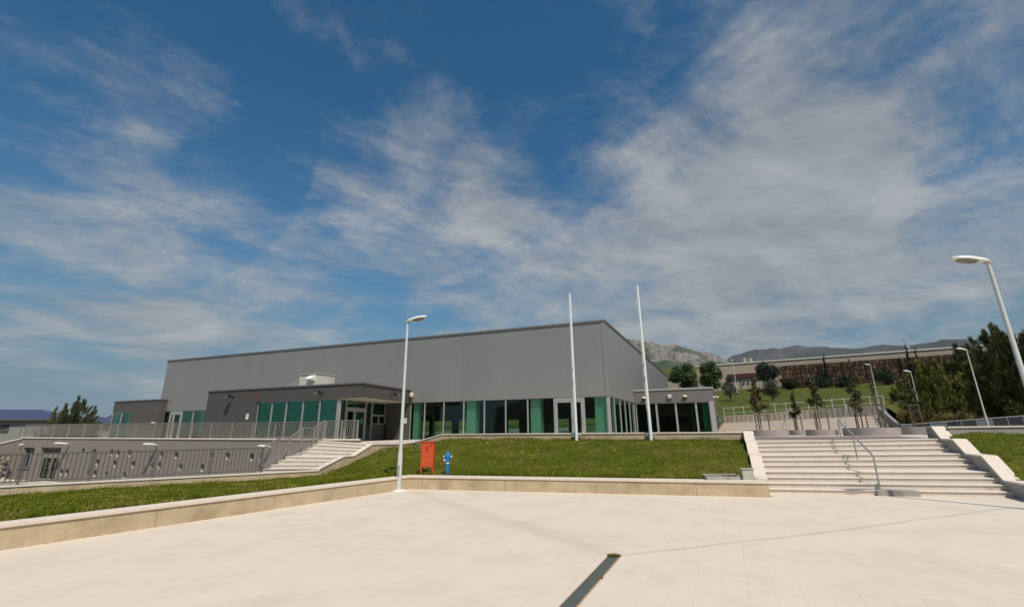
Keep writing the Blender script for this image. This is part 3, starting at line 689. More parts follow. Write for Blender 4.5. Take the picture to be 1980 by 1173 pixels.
OF = G(0, .03, 0)
mull = [.04, 1.19, 2.68, 4.19, 5.70, 7.20, 8.70, 10.44]
for a, b in zip(mull[:-1], mull[1:]): bay(H, OF, U, -Nn, a, b, FZ, HZ, GLASS, fw=.035)
door(H, OF, U, -Nn, 10.46, 12.30, FZ, HZ - .12, GLASS, 2, 11.62)
MB().obox(OF, U, -Nn, 10.46, 12.30, -.1, 0, HZ - .115, HZ).build('door_header', ALU, H)
bay(H, OF, U, -Nn, 12.30, 13.72, FZ, HZ, GLASS)
MB().g(13.725, 13.87, .0, .17, FZ, HZ - .002).build('corner_post', ALU, H)
OR = G(13.84, 0, 0); rm = [.18, 1.62, 3.50, 5.26, 7.0, 8.80]
for a, b in zip(rm[:-1], rm[1:]): bay(H, OR, Nn, U, a, b, FZ, HZ, GLASSD)
MB().g(13.60, 13.84, 8.81, 10.09, FZ, HZ - .001).build('end_pier', HALL, H)
for u0, u1, v0, v1 in ((.10, .55, .35, .8), (4.28, 4.95, .3, .9), (8.80, 9.45, .3, .9), (12.90, 13.62, .3, .85), (13.1, 13.6, 4.0, 4.5)):
    MB().g(u0, u1, v0, v1, FZ, HZ + .3).build('lined_column', GREENP, H)
# bays left of the entrance annex
door(H, OF, U, -Nn, -24.95, -23.42, FZ, HZ - .12, GLASSD, 2, -24.45)
MB().obox(OF, U, -Nn, -24.95, -23.42, -.1, 0, HZ - .115, HZ).build('door_header', ALU, H)
for a, b in ((-25.78, -24.96), (-23.41, -22.0), (-21.99, -20.45)): bay(H, OF, U, -Nn, a, b, FZ, HZ, GLASS, fw=.035)
MB().g(-21.7, -21.2, .5, .9, FZ, HZ + .3).build('lined_column', GREENP, H)

# --- entrance annex
V0 = -5.87; AT = 4.60
m_ = MB()
m_.g(-12.39, -7.72, V0, V0 + .25, FZ, AT)                       # front, solid part
m_.g(-12.39, -12.14, V0 + .251, -.001, FZ, AT)                  # left flank
fas = [G(-7.719, V0), G(.62, V0), G(-.02, -.001), G(-.30, -.001), G(.36, V0 + .25), G(-7.719, V0 + .25)]
m_.prism([p[:2] for p in fas], HZ + .03, AT)
m_.build('annex_wall', BOXC, H)
tr = [G(-12.45, V0 - .06), G(.70, V0 - .06), G(.05, -.002), G(-.3, -.002), G(.3, V0 + .3), G(-12.1, V0 + .3), G(-12.1, -.002), G(-12.45, -.002)]
MB().prism([p[:2] for p in tr], AT, AT + .09).build('annex_roof_trim', TRIM, H)
MB().prism([G(-12.1, V0 + .3)[:2], G(.3, V0 + .3)[:2], G(-.3, -.01)[:2], G(-12.1, -.01)[:2]], AT - .15, AT - .02).build('annex_roof', TRIML, H)
MB().prism([G(-7.7, V0 + .04)[:2], G(.58, V0 + .04)[:2], G(-.06, -.01)[:2], G(-7.7, -.01)[:2]], HZ - .0, HZ + .028).build('soffit', SOFFIT, H)
OA = G(0, V0 + .10, 0)
am = [-7.70, -6.46, -5.24, -3.88, -2.55, -1.18]
for a, b in zip(am[:-1], am[1:]): bay(H, OA, U, -Nn, a, b, FZ, HZ, GLASST, fw=.045)
MB().g(-1.175, -1.03, V0 + .10, V0 + .26, FZ, HZ - .002).build('corner_post', ALU, H)
# return wall with the entrance door, facing the stair
rA = G(-1.09, V0 + .27, 0); rB = G(-1.93, 0, 0); ra = (rB - rA); RLn = ra.length; ra.normalize(); rb_ = Vector((ra.y, -ra.x, 0))
def frac(px): return px
bay(H, rA, ra, rb_, .0, .62, FZ, HZ, GLASSD)
door(H, rA, ra, rb_, .64, 2.95, FZ, 3.30, GLASSD, 2, 1.62)
bay(H, rA, ra, rb_, .64, 2.95, 3.31, HZ, GLASS)
bay(H, rA, ra, rb_, 2.96, 3.75, FZ, HZ, GLASS)
bay(H, rA, ra, rb_, 3.76, RLn - .05, 2.95, HZ, GLASS)
fr = bay(H, rA, ra, rb_, 3.76, RLn - .05, 2.38, 2.945, GLASSD)
MB().obox(rA, ra, rb_, (3.76 + RLn - .05) / 2 - .04, (3.76 + RLn - .05) / 2 + .04, -.1, .0, 2.43, 2.9).build('frame_bar', ALU, fr)
MB().obox(rA, ra, rb_, 3.78, RLn - .07, -.08, -.03, FZ, 2.375).build('infill_panel', BOXC, H)
MB().g(-1.9, .03, .001, .29, FZ, HZ - .001).build('side_panel', BOXC, H)
# inside of the annex
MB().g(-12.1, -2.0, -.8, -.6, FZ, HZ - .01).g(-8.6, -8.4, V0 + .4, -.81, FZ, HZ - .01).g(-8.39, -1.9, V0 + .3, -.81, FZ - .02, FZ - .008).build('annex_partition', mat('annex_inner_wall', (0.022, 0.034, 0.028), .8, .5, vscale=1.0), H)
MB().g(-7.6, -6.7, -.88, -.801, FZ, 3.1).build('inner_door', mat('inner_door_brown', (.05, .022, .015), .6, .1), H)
MB().g(-8.35, -7.7, V0 + .6, V0 + 1.1, FZ, 2.2).build('reception_counter', GREENP, H)
MB().g(-5.9, -3.6, V0 + 1.6, V0 + 2.2, FZ, 2.35).build('display_case', mat('case_brown', (.075, .035, .025), .5, .2), H)
MB().g(-2.4, -1.9, V0 + .8, V0 + 1.3, FZ, 1.95).build('armchair', mat('case_green', (.10, .25, .14), .6, .2), H)
for u0, v0 in ((-3.1, 1.0), (-5.0, 1.2)): MB().g(u0, u0 + .4, V0 + v0, V0 + v0 + .45, FZ, HZ - .02).build('lined_column', mat('green_column', (0.05, .30, .17), .6, .05), H)

# --- small left annex
W0 = -.6; LT = 4.74
m_ = MB(); m_.g(-29.4, -25.55, W0, -.001, FZ - .3, LT); m_.g(-32.1, -29.401, W0, -.001, HZ + .06, LT); m_.g(-32.1, -31.8, 0.0, 12, FZ - .3, LT); m_.g(-31.8, -26.61, 11.7, 12, FZ - .3, LT); m_.g(-31.8, -29.4, W0, -.001, FZ - .3, FZ)
m_.g(-31.799, -26.61, 0, 11.69, LT - .3, LT - .05)
m_.build('side_annex_wall', BOXC, H)
MB().g(-32.16, -25.49, W0 - .06, -.003, LT, LT + .09).build('side_annex_trim', TRIM, H)
OL = G(0, W0 + .03, 0)
bay(H, OL, U, -Nn, -32.08, -30.75, FZ, HZ + .055, GLASS); bay(H, OL, U, -Nn, -30.74, -29.41, FZ, HZ + .055, GLASS)
MB().g(-31.4, -30.9, .4, .9, FZ, HZ).build('lined_column', GREENP, H)
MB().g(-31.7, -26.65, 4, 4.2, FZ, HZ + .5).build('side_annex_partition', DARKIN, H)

# --- right wing
B0 = 9.0; BT = 4.62
m_ = MB(); m_.g(13.88, 19.40, B0, B0 + .25, HZ - .05, BT); m_.g(19.15, 19.40, B0 + .251, 20, FZ, BT); m_.g(13.88, 19.149, 19.7, 20, FZ, BT); m_.g(13.88, 19.14, B0 + .251, 19.69, BT - .35, BT - .1)
m_.build('wing_wall', WINGC, H)
MB().g(13.872, 19.47, B0 - .06, B0 + .28, BT, BT + .12).g(19.1, 19.47, B0 + .281, 20.05, BT, BT + .12).build('wing_trim', TRIML, H)
OW = G(0, B0 + .08, 0)
wm = [13.90, 15.41, 16.78, 18.17, 19.08]
for a, b in zip(wm[:-1], wm[1:]): bay(H, OW, U, -Nn, a, b, FZ, HZ - .055, GLASSD, fw=.06)
MB().g(19.082, 19.38, B0 + .0, B0 + .24, FZ, HZ - .052).build('corner_post', TRIML, H)
MB().g(18.55, 18.95, B0 + .5, B0 + .9, FZ, HZ).build('lined_column', GREENP, H)
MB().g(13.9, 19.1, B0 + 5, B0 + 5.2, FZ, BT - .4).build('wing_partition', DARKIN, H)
MB().g(13.9, 19.1, B0 + .3, B0 + 5, FZ - .02, FZ - .005).build('wing_floor', FLOORIN, H)


# ================================================================== RAILINGS
def railing(name, label, cat, base, h, post_every, bar_gap, m, bar_w=.020, bar_d=.03, rail=.05, loc=None, group=None, closed_posts=True, foot=.10):
    """base: polyline of the line the railing stands on"""
    base = [Vector(p) for p in base]; t = thing(name, label, cat, loc or base[0], 0, group)
    top = MB(); low = MB(); bars = MB(); posts = []
    for p, q in zip(base[:-1], base[1:]):
        d = q - p; L_ = Vector((d.x, d.y, 0)).length; hd = Vector((d.x, d.y, 0)).normalized()
        top.bar(p + Zv * h, q + Zv * h, rail, rail * .8); low.bar(p + Zv * foot, q + Zv * foot, rail * .7, rail * .7)
        n = max(1, int(L_ / bar_gap))
        for i in range(n):
            c = p + d * ((i + .5) / n)
            bars.obox(c, hd, Vector((-hd.y, hd.x, 0)), -bar_w / 2, bar_w / 2, -bar_d / 2, bar_d / 2, foot + .01, h - rail * .4)
        k = max(1, round(L_ / post_every))
        for i in range(k + (1 if q is base[-1] else 0)): posts.append((p + d * (i / k), hd))
    top.build('top_rail', m, t); low.build('bottom_rail', m, t); bars.build('balusters', m, t)
    for c, hd in posts:
        MB().obox(c, hd, Vector((-hd.y, hd.x, 0)), -.028, .028, -.04, .04, -.02, h - .005).build('post', m, t)
    return t


RV = -6.62
railing('deck_railing', 'long thin grey metal railing along the raised deck in front of the annexes', 'railing', [G(-32.1, RV, 1.77), G(-14.2, RV, 1.665), G(-5.0, RV, 1.56), G(-1.15, RV, 1.545)], .93, 1.9, .125, RAILM, rail=.045)
railing('deck_railing', 'short end of the grey deck railing on the landing left of the entrance door', 'railing', [G(-1.10, RV, 1.545), G(1.15, RV, 1.55)], .97, 1.1, .125, RAILM, rail=.05)
railing('stair_railing', 'grey stepped railing climbing the left side of the entrance stair', 'railing', [G(-1.16, -10.93, .10), G(-1.16, -9.76, .64), G(-1.16, -9.1, .66), G(-1.16, -8.28, 1.11), G(-1.16, -7.44, 1.13), G(-1.16, -6.7, 1.54)], 1.01, 1.0, .12, RAILM, rail=.055)
hb = ln * .14
railing('lower_fence', 'dark grey fence of flat uprights on the pink coping at left', 'fence', [LC + hb, LA + ld * 2.45 + hb], 1.02, 2.05, .138, RAILD, bar_w=.036, bar_d=.02, rail=.055)

# deck edge kerb
t = MB().hexa([G(-32.2, -6.75, 1.66), G(1.3, -6.75, 1.45), G(1.3, -6.5, 1.45), G(-32.2, -6.5, 1.66)], [G(-32.2, -6.75, 1.765), G(1.3, -6.75, 1.545), G(1.3, -6.5, 1.545), G(-32.2, -6.5, 1.765)]).build('deck_kerb', COPE)
tag(t, 'thin pale stone kerb under the deck railing, running along the edge of the raised deck', 'kerb')
t = MB().g(1.3, 4.0, -6.2, -5.8, 1.2, 1.352).build('door_step', STEPM); tag(t, 'pale stone step between the stair landing and the entrance canopy', 'step')

# ================================================================== LOWER STOREY under the deck
T = thing('lower_storey', 'beige rendered lower storey wall with scattered round windows below the deck', 'building', G(-16, -6.6, YZ))
PH = [(-23.54, .74), (-22.21, .71), (-21.55, .01), (-22.3, -.74), (-21.54, -.72), (-20.16, .68), (-19.47, .65), (-19.54, -.04), (-20.24, -.75), (-18.24, -.75), (-18.16, .66), (-17.52, -.07), (-25.6, -.72), (-24.95, -.71), (-15.52, -.14), (-14.77, -.09), (-14.76, .57), (-13.38, .58), (-12.71, -.14), (-10.66, -.16), (-9.97, .56), (-8.58, .57), (-6.54, .53), (-5.82, .5), (-5.81, -.12), (-3.79, .5)]
wallo = MB().hexa([G(-32.1, -6.7, YZ - .3), G(1.25, -6.7, YZ - .3), G(1.25, -6.3, YZ - .3), G(-32.1, -6.3, YZ - .3)], [G(-32.1, -6.7, 1.655), G(1.25, -6.7, 1.448), G(1.25, -6.3, 1.448), G(-32.1, -6.3, 1.655)]).build('wall', BEIGE, T)
cut = MB()
for u, z in PH:
    cut.add([G(u + .21 * math.cos(2 * math.pi * k / 24), v, z + .23 * math.sin(2 * math.pi * k / 24)) for v in (-6.9, -6.42) for k in range(24)],
            [tuple(range(24)), tuple(range(47, 23, -1))] + [(k, 24 + k, 24 + (k + 1) % 24, (k + 1) % 24) for k in range(24)])
cut.g(-29.0, -26.3, -6.9, -6.45, YZ + .02, 1.0); cut.g(-31.4, -29.85, -6.9, -6.45, -.5, .98)
co = cut.build('cutter', BEIGE, T)
bmx = bmesh.new(); bmx.from_mesh(co.data); bmesh.ops.recalc_face_normals(bmx, faces=bmx.faces); bmx.to_mesh(co.data); bmx.free()
bpy.context.view_layer.update()
md = wallo.modifiers.new('holes', 'BOOLEAN'); md.object = co; md.operation = 'DIFFERENCE'; md.solver = 'EXACT'
bpy.context.view_layer.update()
nm = bpy.data.meshes.new_from_object(wallo.evaluated_get(bpy.context.evaluated_depsgraph_get()))
wallo.modifiers.clear(); wallo.data = nm
if not nm.materials: nm.materials.append(BEIGE)
bpy.data.objects.remove(co, do_unlink=True)
PGL = glass_mat('porthole_glass', (0.05, 0.16, 0.12), 0.10); PFR = mat('porthole_frame', (0.10, 0.32, 0.22), .4, .05); SILL = mat('porthole_sill', (.62, .64, .58), .5, .05)
for u, z in PH:
    fr = MB()
    n = 24
    ring = [G(u + r * math.cos(2 * math.pi * k / n), v, z + r * 1.095 * math.sin(2 * math.pi * k / n)) for r, v in ((.209, -6.52), (.165, -6.52), (.165, -6.47), (.209, -6.47)) for k in range(n)]
    fr.add(ring, [(j * n + k, j * n + (k + 1) % n, ((j + 1) % 4) * n + (k + 1) % n, ((j + 1) % 4) * n + k) for j in range(4) for k in range(n)])
    fo = fr.build('porthole_window', PFR, T)
    MB().add([G(u + .165 * math.cos(2 * math.pi * k / n), -6.50, z + .18 * math.sin(2 * math.pi * k / n)) for k in range(n)], [tuple(range(n))]).build('pane', PGL, fo)
    a = [math.radians(d) for d in range(235, 306, 10)]
    s_ = MB()
    s_.add([G(u + .205 * math.cos(x), v, z + .225 * math.sin(x)) for v in (-6.69, -6.53) for x in a], [(i, i + 1, len(a) + i + 1, len(a) + i) for i in range(len(a) - 1)])
    s_.build('sill', SILL, fo)
DGL = glass_mat('basement_glass', (0.10, 0.16, 0.13), 0.12)
Oq = G(0, -6.5, 0)
fr = bay(T, Oq, U, -Nn, -28.98, -26.32, .45, .98, DGL); door(T, Oq, U, -Nn, -28.98, -26.32, YZ + .03, .44, DGL, 2, -27.6)
fr = bay(T, Oq, U, -Nn, -31.38, -29.87, -.46, .97, DGL)
MB().obox(Oq, U, -Nn, -30.65, -30.59, -.09, .0, -.41, .92).build('frame_bar', ALU, fr)
MB().g(-31.5, -29.75, -6.78, -6.45, -.56, -.5).build('sill', TRIML, fr)
MB().g(-31.9, -26, -6.2, -6.1, YZ, 1.3).build('inner_wall', DARKIN, T)
# ramp wall on the far left and the rubble gabions
t = thing('ramp_wall', 'beige sloping ramp wall at the far left corner of the deck', 'wall', G(-32.2, -7, YZ))
MB().hexa([G(-32.4, -6.71, YZ), G(-32.1, -6.71, YZ), G(-32.1, -16, YZ), G(-32.4, -16, YZ)], [G(-32.4, -6.71, 1.60), G(-32.1, -6.71, 1.60), G(-32.1, -16, -1.0), G(-32.4, -16, -1.0)]).build('wall_body', BEIGE, t)
MB().hexa([G(-32.45, -6.71, 1.601), G(-32.05, -6.71, 1.601), G(-32.05, -16, -.999), G(-32.45, -16, -.999)], [G(-32.45, -6.71, 1.66), G(-32.05, -6.71, 1.66), G(-32.05, -16, -.94), G(-32.45, -16, -.94)]).build('coping', COPE, t)
railing('ramp_railing', 'grey railing sloping down along the ramp wall at the far left', 'railing', [G(-32.25, -6.8, 1.65), G(-32.25, -13, -.05)], .95, 1.5, .13, RAILM)
t = thing('stone_gabion', 'stack of tan rubble stones against the ramp wall at the far left', 'gabion', G(-31.7, -9, YZ)); mb = MB()
for i in range(420):
    c = G(-31.85 + random.uniform(-.1, .25), random.uniform(-12.5, -7.3), YZ + random.uniform(0.0, 1.55)); a = random.uniform(.09, .17)
    o0 = len(mb.v); mb.ball(c, (a * random.uniform(.8, 1.4), a * random.uniform(.8, 1.4), a * random.uniform(.6, .9)), 6)
    for k in range(o0, len(mb.v)): mb.v[k] += Vector((random.uniform(-.02, .02),) * 3)
mb.build('stones', GABION, t)
wr_ = MB()
for i in range(19): wr_.bar(G(-31.45, -12.6 + i * .29, YZ), G(-31.45, -12.6 + i * .29, YZ + 1.7), .012, .012)
for i in range(9): wr_.bar(G(-31.45, -12.6, YZ + .05 + i * .2), G(-31.45, -7.3, YZ + .05 + i * .2), .012, .012)
wr_.build('wire_mesh', STEEL, t)
t = MB().g(-32, -22, -8.2, -7.9, YZ, YZ + .16).build('yard_kerb', STONEW); tag(t, 'pale stone kerb in the lower yard in front of the basement door', 'kerb')


# ================================================================== FITTINGS ON THE WALLS
def floodlight(label, loc, rz):
    t = thing('floodlight', label, 'floodlight', loc, rz, 'floodlights on the annex walls')
    L0 = Vector(loc); mb = MB()
    def q(mbx, name, m, par): 
        me = mbx.build(name, m); me.parent = par; return me
    b = MB(); b.box(-.06, .06, -.03, 0, -.07, .07); b.bar((0, -.03, 0), (0, -.28, .03), .04, .05); q(b, 'bracket', BLACKM, t)
    h = MB(); h.hexa([Vector(p) for p in ((-.17, -.50, -.12), (.17, -.50, -.12), (.13, -.22, -.02), (-.13, -.22, -.02))], [Vector(p) for p in ((-.17, -.52, .06), (.17, -.52, .06), (.13, -.26, .15), (-.13, -.26, .15))]); ho = q(h, 'lamp_housing', BLACKM, t)
    q(MB().hexa([Vector(p) for p in ((-.14, -.515, -.10), (.14, -.515, -.10), (.14, -.505, -.10), (-.14, -.505, -.10))], [Vector(p) for p in ((-.14, -.535, .04), (.14, -.535, .04), (.14, -.525, .04), (-.14, -.525, .04))]), 'lamp_glass', LENS, t)
    return t
RZ = math.atan2(U.y, U.x)
floodlight('black floodlight on the dark annex wall left of the glazing', G(-9.95, V0 - .001, 4.19), RZ)
floodlight('black floodlight above the annex glazing near the entrance', G(-2.4, V0 - .001, 4.17), RZ)
rc = math.atan2(-(G(-.02, 0) - G(.62, V0)).x, (G(-.02, 0) - G(.62, V0)).y)
floodlight('black floodlight on the right flank of the entrance canopy', G(.26, -2.5, 4.17), RZ + R(90) + .1)


def small(name, label, cat, parts, loc, rz=0.0, group=None):
    t = thing(name, label, cat, loc, rz, group)
    for nm_, m_, mbx in parts:
        c = mbx.build(nm_, m_); c.parent = t
    return t


def loc_box(x0, x1, y0, y1, z0, z1): return MB().box(x0, x1, y0, y1, z0, z1)


small('alarm_siren', 'small red alarm siren on the dark annex wall beside the glazing', 'alarm', [('housing', REDP, loc_box(-.05, .05, -.07, 0, -.06, .06)), ('beacon', REDP, MB().ball((0, -.04, .09), .035))], G(-7.85, V0 - .001, 4.22), RZ)
small('notice_sign', 'small white notice on the dark annex wall left of the glazing', 'sign', [('board', PAPER, loc_box(-.11, .11, -.02, 0, -.17, .17)), ('print', REDP, loc_box(-.06, .06, -.024, -.0205, .03, .09))], G(-8.39, V0 - .001, 2.91), RZ)
small('notice_sign', 'small white notice on the wall right of the entrance, beside the lamp pole', 'sign', [('board', PAPER, loc_box(-.11, .11, -.02, 0, -.17, .17)), ('print', BLACKM, loc_box(-.06, .06, -.024, -.0205, .0, .05))], G(-.3, -.001, 2.6), RZ)
small('siren_beacon', 'cream siren on a stalk at the right edge of the entrance canopy', 'siren', [('housing', mat('cream_plastic', (.62, .52, .36), .4, .04), MB().lathe((0, -.2, -.12), [(.11, 0), (.14, .05), (.14, .25), (.09, .30)], 12)), ('bracket', STEEL, MB().bar((0, 0, -.15), (0, -.2, -.15), .03, .03).bar((0, -.2, -.13), (0, -.2, -.16), .03, .03)), ('cable', STEEL, MB().bar((-.04, -.02, -.15), (-.12, -.02, -.45), .02, .02))], G(.22, -.001, 4.28), RZ)
def bulkhead(label, u, z):
    return small('wall_lamp', label, 'wall lamp', [('shade', mat('cream_shade', (.60, .52, .30), .4, .04), MB().lathe((0, -.17, 0), [(.17, 0), (.18, .04), (.15, .11), (.06, .15)], 14)), ('lamp_body', BLACKM, MB().lathe((0, -.17, -.17), [(.09, 0), (.15, .05), (.155, .169)], 14)), ('bracket', STEEL, MB().box(-.05, .05, -.06, 0, -.06, .06))], G(u, B0 - .001, z), RZ, 'round wall lamps on the right wing')
bulkhead('round black wall lamp with cream cap behind the right flagpole', 14.6, 4.06)
bulkhead('round black wall lamp with cream cap nearest the free corner of the right wing', 17.5, 4.08)
small('loudspeaker', 'square grey loudspeaker between the two round lamps of the right wing', 'loudspeaker', [('housing', STEEL, loc_box(-.16, .16, -.16, 0, -.13, .17)), ('front_panel', PAPER, loc_box(-.08, .10, -.18, -.161, -.02, .14))], G(16.45, B0 - .001, 4.14), RZ)
small('security_camera', 'small white camera on the corner of the right wing', 'camera', [('mount', PAPER, loc_box(-.0, .08, -.05, .05, -.05, .05)), ('camera_body', PAPER, MB().bar((.1, .02, .02), (.32, -.12, -.03), .10, .10))], G(19.401, B0 + .2, 4.05), RZ)
small('security_camera', 'small white camera on the corner of the small left annex', 'camera', [('mount', PAPER, loc_box(-.04, .04, -.06, 0, -.04, .04)), ('camera_body', PAPER, MB().bar((0, -.06, 0), (-.08, -.24, -.05), .09, .09))], G(-25.85, W0 - .001, 2.85), RZ)
small('security_camera', 'small white camera above the window of the beige lower storey', 'camera', [('mount', PAPER, loc_box(-.04, .04, -.06, 0, -.04, .04)), ('camera_body', PAPER, MB().bar((0, -.06, 0), (-.08, -.24, -.05), .09, .09))], G(-31.6, -6.701, 1.23), RZ)

# air handling unit on the annex roof
t = thing('rooftop_unit', 'cream rooftop ventilation unit with hood and grey duct on the annex roof', 'ventilation unit', G(-4.8, -3.8, 4.6))
MB().g(-5.65, -3.95, -4.6, -3.2, 4.46, 5.52).build('casing', mat('unit_casing', (.50, .48, .40), .5, .06), t, bevel=.02)
MB().g(-5.70, -3.90, -4.65, -3.15, 5.521, 5.58).build('casing_lid', mat('unit_lid', (.40, .38, .32), .5, .06), t)
MB().hexa([G(-4.75, -4.95, 5.12), G(-4.25, -4.95, 5.12), G(-4.25, -4.6, 5.12), G(-4.75, -4.6, 5.12)], [G(-4.8, -5.0, 5.2), G(-4.2, -5.0, 5.2), G(-4.2, -4.6, 5.46), G(-4.8, -4.6, 5.46)]).build('intake_hood', PAPER, t)
MB().hexa([G(-6.9, -4.4, 4.46), G(-5.66, -4.4, 4.46), G(-5.66, -3.4, 4.46), G(-6.9, -3.4, 4.46)], [G(-6.9, -4.4, 4.95), G(-5.66, -4.4, 5.40), G(-5.66, -3.4, 5.40), G(-6.9, -3.4, 4.95)]).build('duct', STEEL, t)
MB().g(-6.6, -5.66, -4.75, -4.45, 4.46, 4.80).build('base_frame', STEEL, t)
t = MB().tube([G(-3.6, -3.8, 4.45), G(-3.6, -3.8, 6.7)], .012, 6).build('lightning_rod', STEEL); tag(t, 'thin white rod standing beside the rooftop unit', 'rod')
# inside the hall: a low gallery rail seen through the glass
railing('gallery_railing', 'low metal railing inside the hall seen through the green glass', 'railing', [G(-1.8, 4.2, FZ - .01), G(12.9, 4.2, FZ - .01)], .86, 2.2, .18, RAILM)


# ================================================================== FLAGPOLES
def flagpole(label, foot, h):
    t = thing('flagpole', label, 'flagpole', foot, 0, 'white flagpoles before the hall')
    for nm_, m_, mbx in (('pole', WHITE, MB().tube([(0, 0, -.3), (0, 0, h * .5), (0, 0, h)], [.075, .06, .042], 12)), ('finial', STEEL, MB().lathe((0, 0, h), [(.045, 0), (.05, .02), (.02, .06)], 10)),
                         ('halyard_cleat', STEEL, MB().box(-.012, .012, -.10, -.06, 2.5, 2.62).box(-.012, .012, -.10, -.06, 3.1, 3.2)), ('halyard', PAPER, MB().tube([(-.075, -.03, 1.2), (-.052, -.03, h - .05)], .006, 5)), ('clamp', STEEL, MB().box(-.20, .20, .02, .10, .12, .22).tube([(-.17, -.04, .17), (-.17, .12, .17)], .045, 8).tube([(.17, -.04, .17), (.17, .12, .17)], .045, 8))):
        c = mbx.build(nm_, m_, None, True); c.parent = t
    t.rotation_euler.z = RZ
    return t
flagpole('white flagpole in front of the glazed double door', G(13.69, -6.88, 1.47), 6.86)
flagpole('white flagpole in front of the right wing', G(16.97, -6.88, 1.50), 6.83)


# ================================================================== STREET LAMPS
def lamp_proto(h, label, sleeve=1.25, arm=0.0, cat='street lamp', hl=.78):
    t = thing('street_lamp', label, cat, (0, 0, 0), 0, 'white street lamps')
    def q(mbx, nm_, m_, sm=True):
        c = mbx.build(nm_, m_, None, sm); c.parent = t; return c
    q(MB().tube([(0, 0, 0), (0, 0, sleeve - .1), (0, 0, sleeve + .06), (0, 0, h)], [.084, .084, .062, .042], 14), 'pole', POLEM)
    q(MB().lathe((0, 0, 0), [(.26, -.02), (.26, .022), (.22, .03)], 20), 'base_plate', PAPER)
    q(MB().box(-.045, .045, -.092, -.06, .45, .80), 'access_door', STEEL)
    q(MB().tube([(-.05, 0, h - .01), (.06, 0, h + .05)], .055, 8), 'neck', STEEL)
    # cobra head: lofted ovals from the neck to the tip
    st_ = [(-.02, .06, .05, .045), (.06, .085, .085, .06), (.22, .12, .10, .075), (.42, .155, .105, .08), (.60, .15, .085, .065), (.74, .10, .055, .045), (.80, .03, .02, .02)]
    V = []; F = []; n = 14
    for x, w, hu, hd in st_:
        zc = h + .06 + x * .16
        V += [Vector((x * hl / .8, w * math.cos(2 * math.pi * k / n), zc + (hu if math.sin(2 * math.pi * k / n) > 0 else hd * .55) * math.sin(2 * math.pi * k / n))) for k in range(n)]
    F = [(i * n + k, i * n + (k + 1) % n, (i + 1) * n + (k + 1) % n, (i + 1) * n + k) for i in range(len(st_) - 1) for k in range(n)] + [tuple(range(n - 1, -1, -1)), tuple((len(st_) - 1) * n + k for k in range(n))]
    q(MB().add(V, F), 'lamp_head', WHITE)
    V = []; n = 12
    for x, w, d in ((.26, .09, .03), (.34, .125, .055), (.50, .135, .065), (.64, .105, .05), (.70, .05, .02)):
        zc = h + .06 + x * .16 - .028
        V += [Vector((x * hl / .8, w * math.cos(math.pi * k / (n - 1)), zc - d * math.sin(math.pi * k / (n - 1)))) for k in range(n)]
    q(MB().add(V, [(i * n + k, i * n + k + 1, (i + 1) * n + k + 1, (i + 1) * n + k) for i in range(4) for k in range(n - 1)]), 'lens', LENS)
    return t
Lm = lamp_proto(5.74, 'tall white street lamp standing at the bend of the low plaza wall')
Lm.location = (-3.90, 17.82, 0.0); Lm.rotation_euler.z = R(-18)
dup(Lm, (11.85, 11.53, 0.0), R(172), 'large white street lamp at the right edge, cut off by the picture', (1, 1, 1.0))
dup(Lm, (27.6, 29.75, 1.45), R(176), 'grey street lamp before the big dark tamarisk hedge, just behind the panel fence', (.73, .73, .835))
dup(Lm, (30.1, 37.5, 1.45), R(176), 'white street lamp left of the tamarisk hedge, beside the last sapling', (.66, .66, .755))
dup(Lm, (27.5, 37.96, 3.42), R(176), 'slim white street lamp on the grass hill, right of the tallest sapling', (.52, .52, .52))
dup(Lm, (67.9, 83.5, 9.05), R(190), 'distant street lamp rising in front of the brown slatted wall')
dup(Lm, (41.08, 91.9, 8.2), R(90), 'distant street lamp before the cream end wall beside the door')


def wall_lantern(label, u, z):
    t = thing('wall_lantern', label, 'wall lamp', G(u, -6.701, z), RZ, 'white wall lamps on the lower storey')
    def q(mbx, nm_, m_):
        c = mbx.build(nm_, m_, None, True); c.parent = t; return c
    q(MB().box(-.06, .06, -.03, 0, -.12, .06), 'wall_plate', STEEL)
    q(MB().tube([(0, -.02, -.03), (0, -.22, .0)], .045, 8), 'arm', STEEL)
    V = []; n = 12; F = []
    for y, w, hh in ((.12, .06, .05), (.25, .11, .085), (.50, .15, .10), (.75, .15, .09), (.92, .10, .06), (1.0, .03, .02)):
        V += [Vector((w * math.cos(2 * math.pi * k / n), -y, .02 + y * .10 + (hh if math.sin(2 * math.pi * k / n) > 0 else hh * .5) * math.sin(2 * math.pi * k / n))) for k in range(n)]
    F = [(i * n + k, (i + 1) * n + k, (i + 1) * n + (k + 1) % n, i * n + (k + 1) % n) for i in range(5) for k in range(n)] + [tuple(range(n)), tuple(5 * n + k for k in range(n - 1, -1, -1))]
    q(MB().add(V, F), 'lamp_head', WHITE)
    return t
wall_lantern('white lamp on the beige lower storey just right of the basement door', -25.35, 1.2)
wall_lantern('white lamp on the beige lower storey in the middle of the round windows', -15.3, 1.15)
wall_lantern('white lamp on the beige lower storey closest to the entrance stair', -5.0, 1.06)

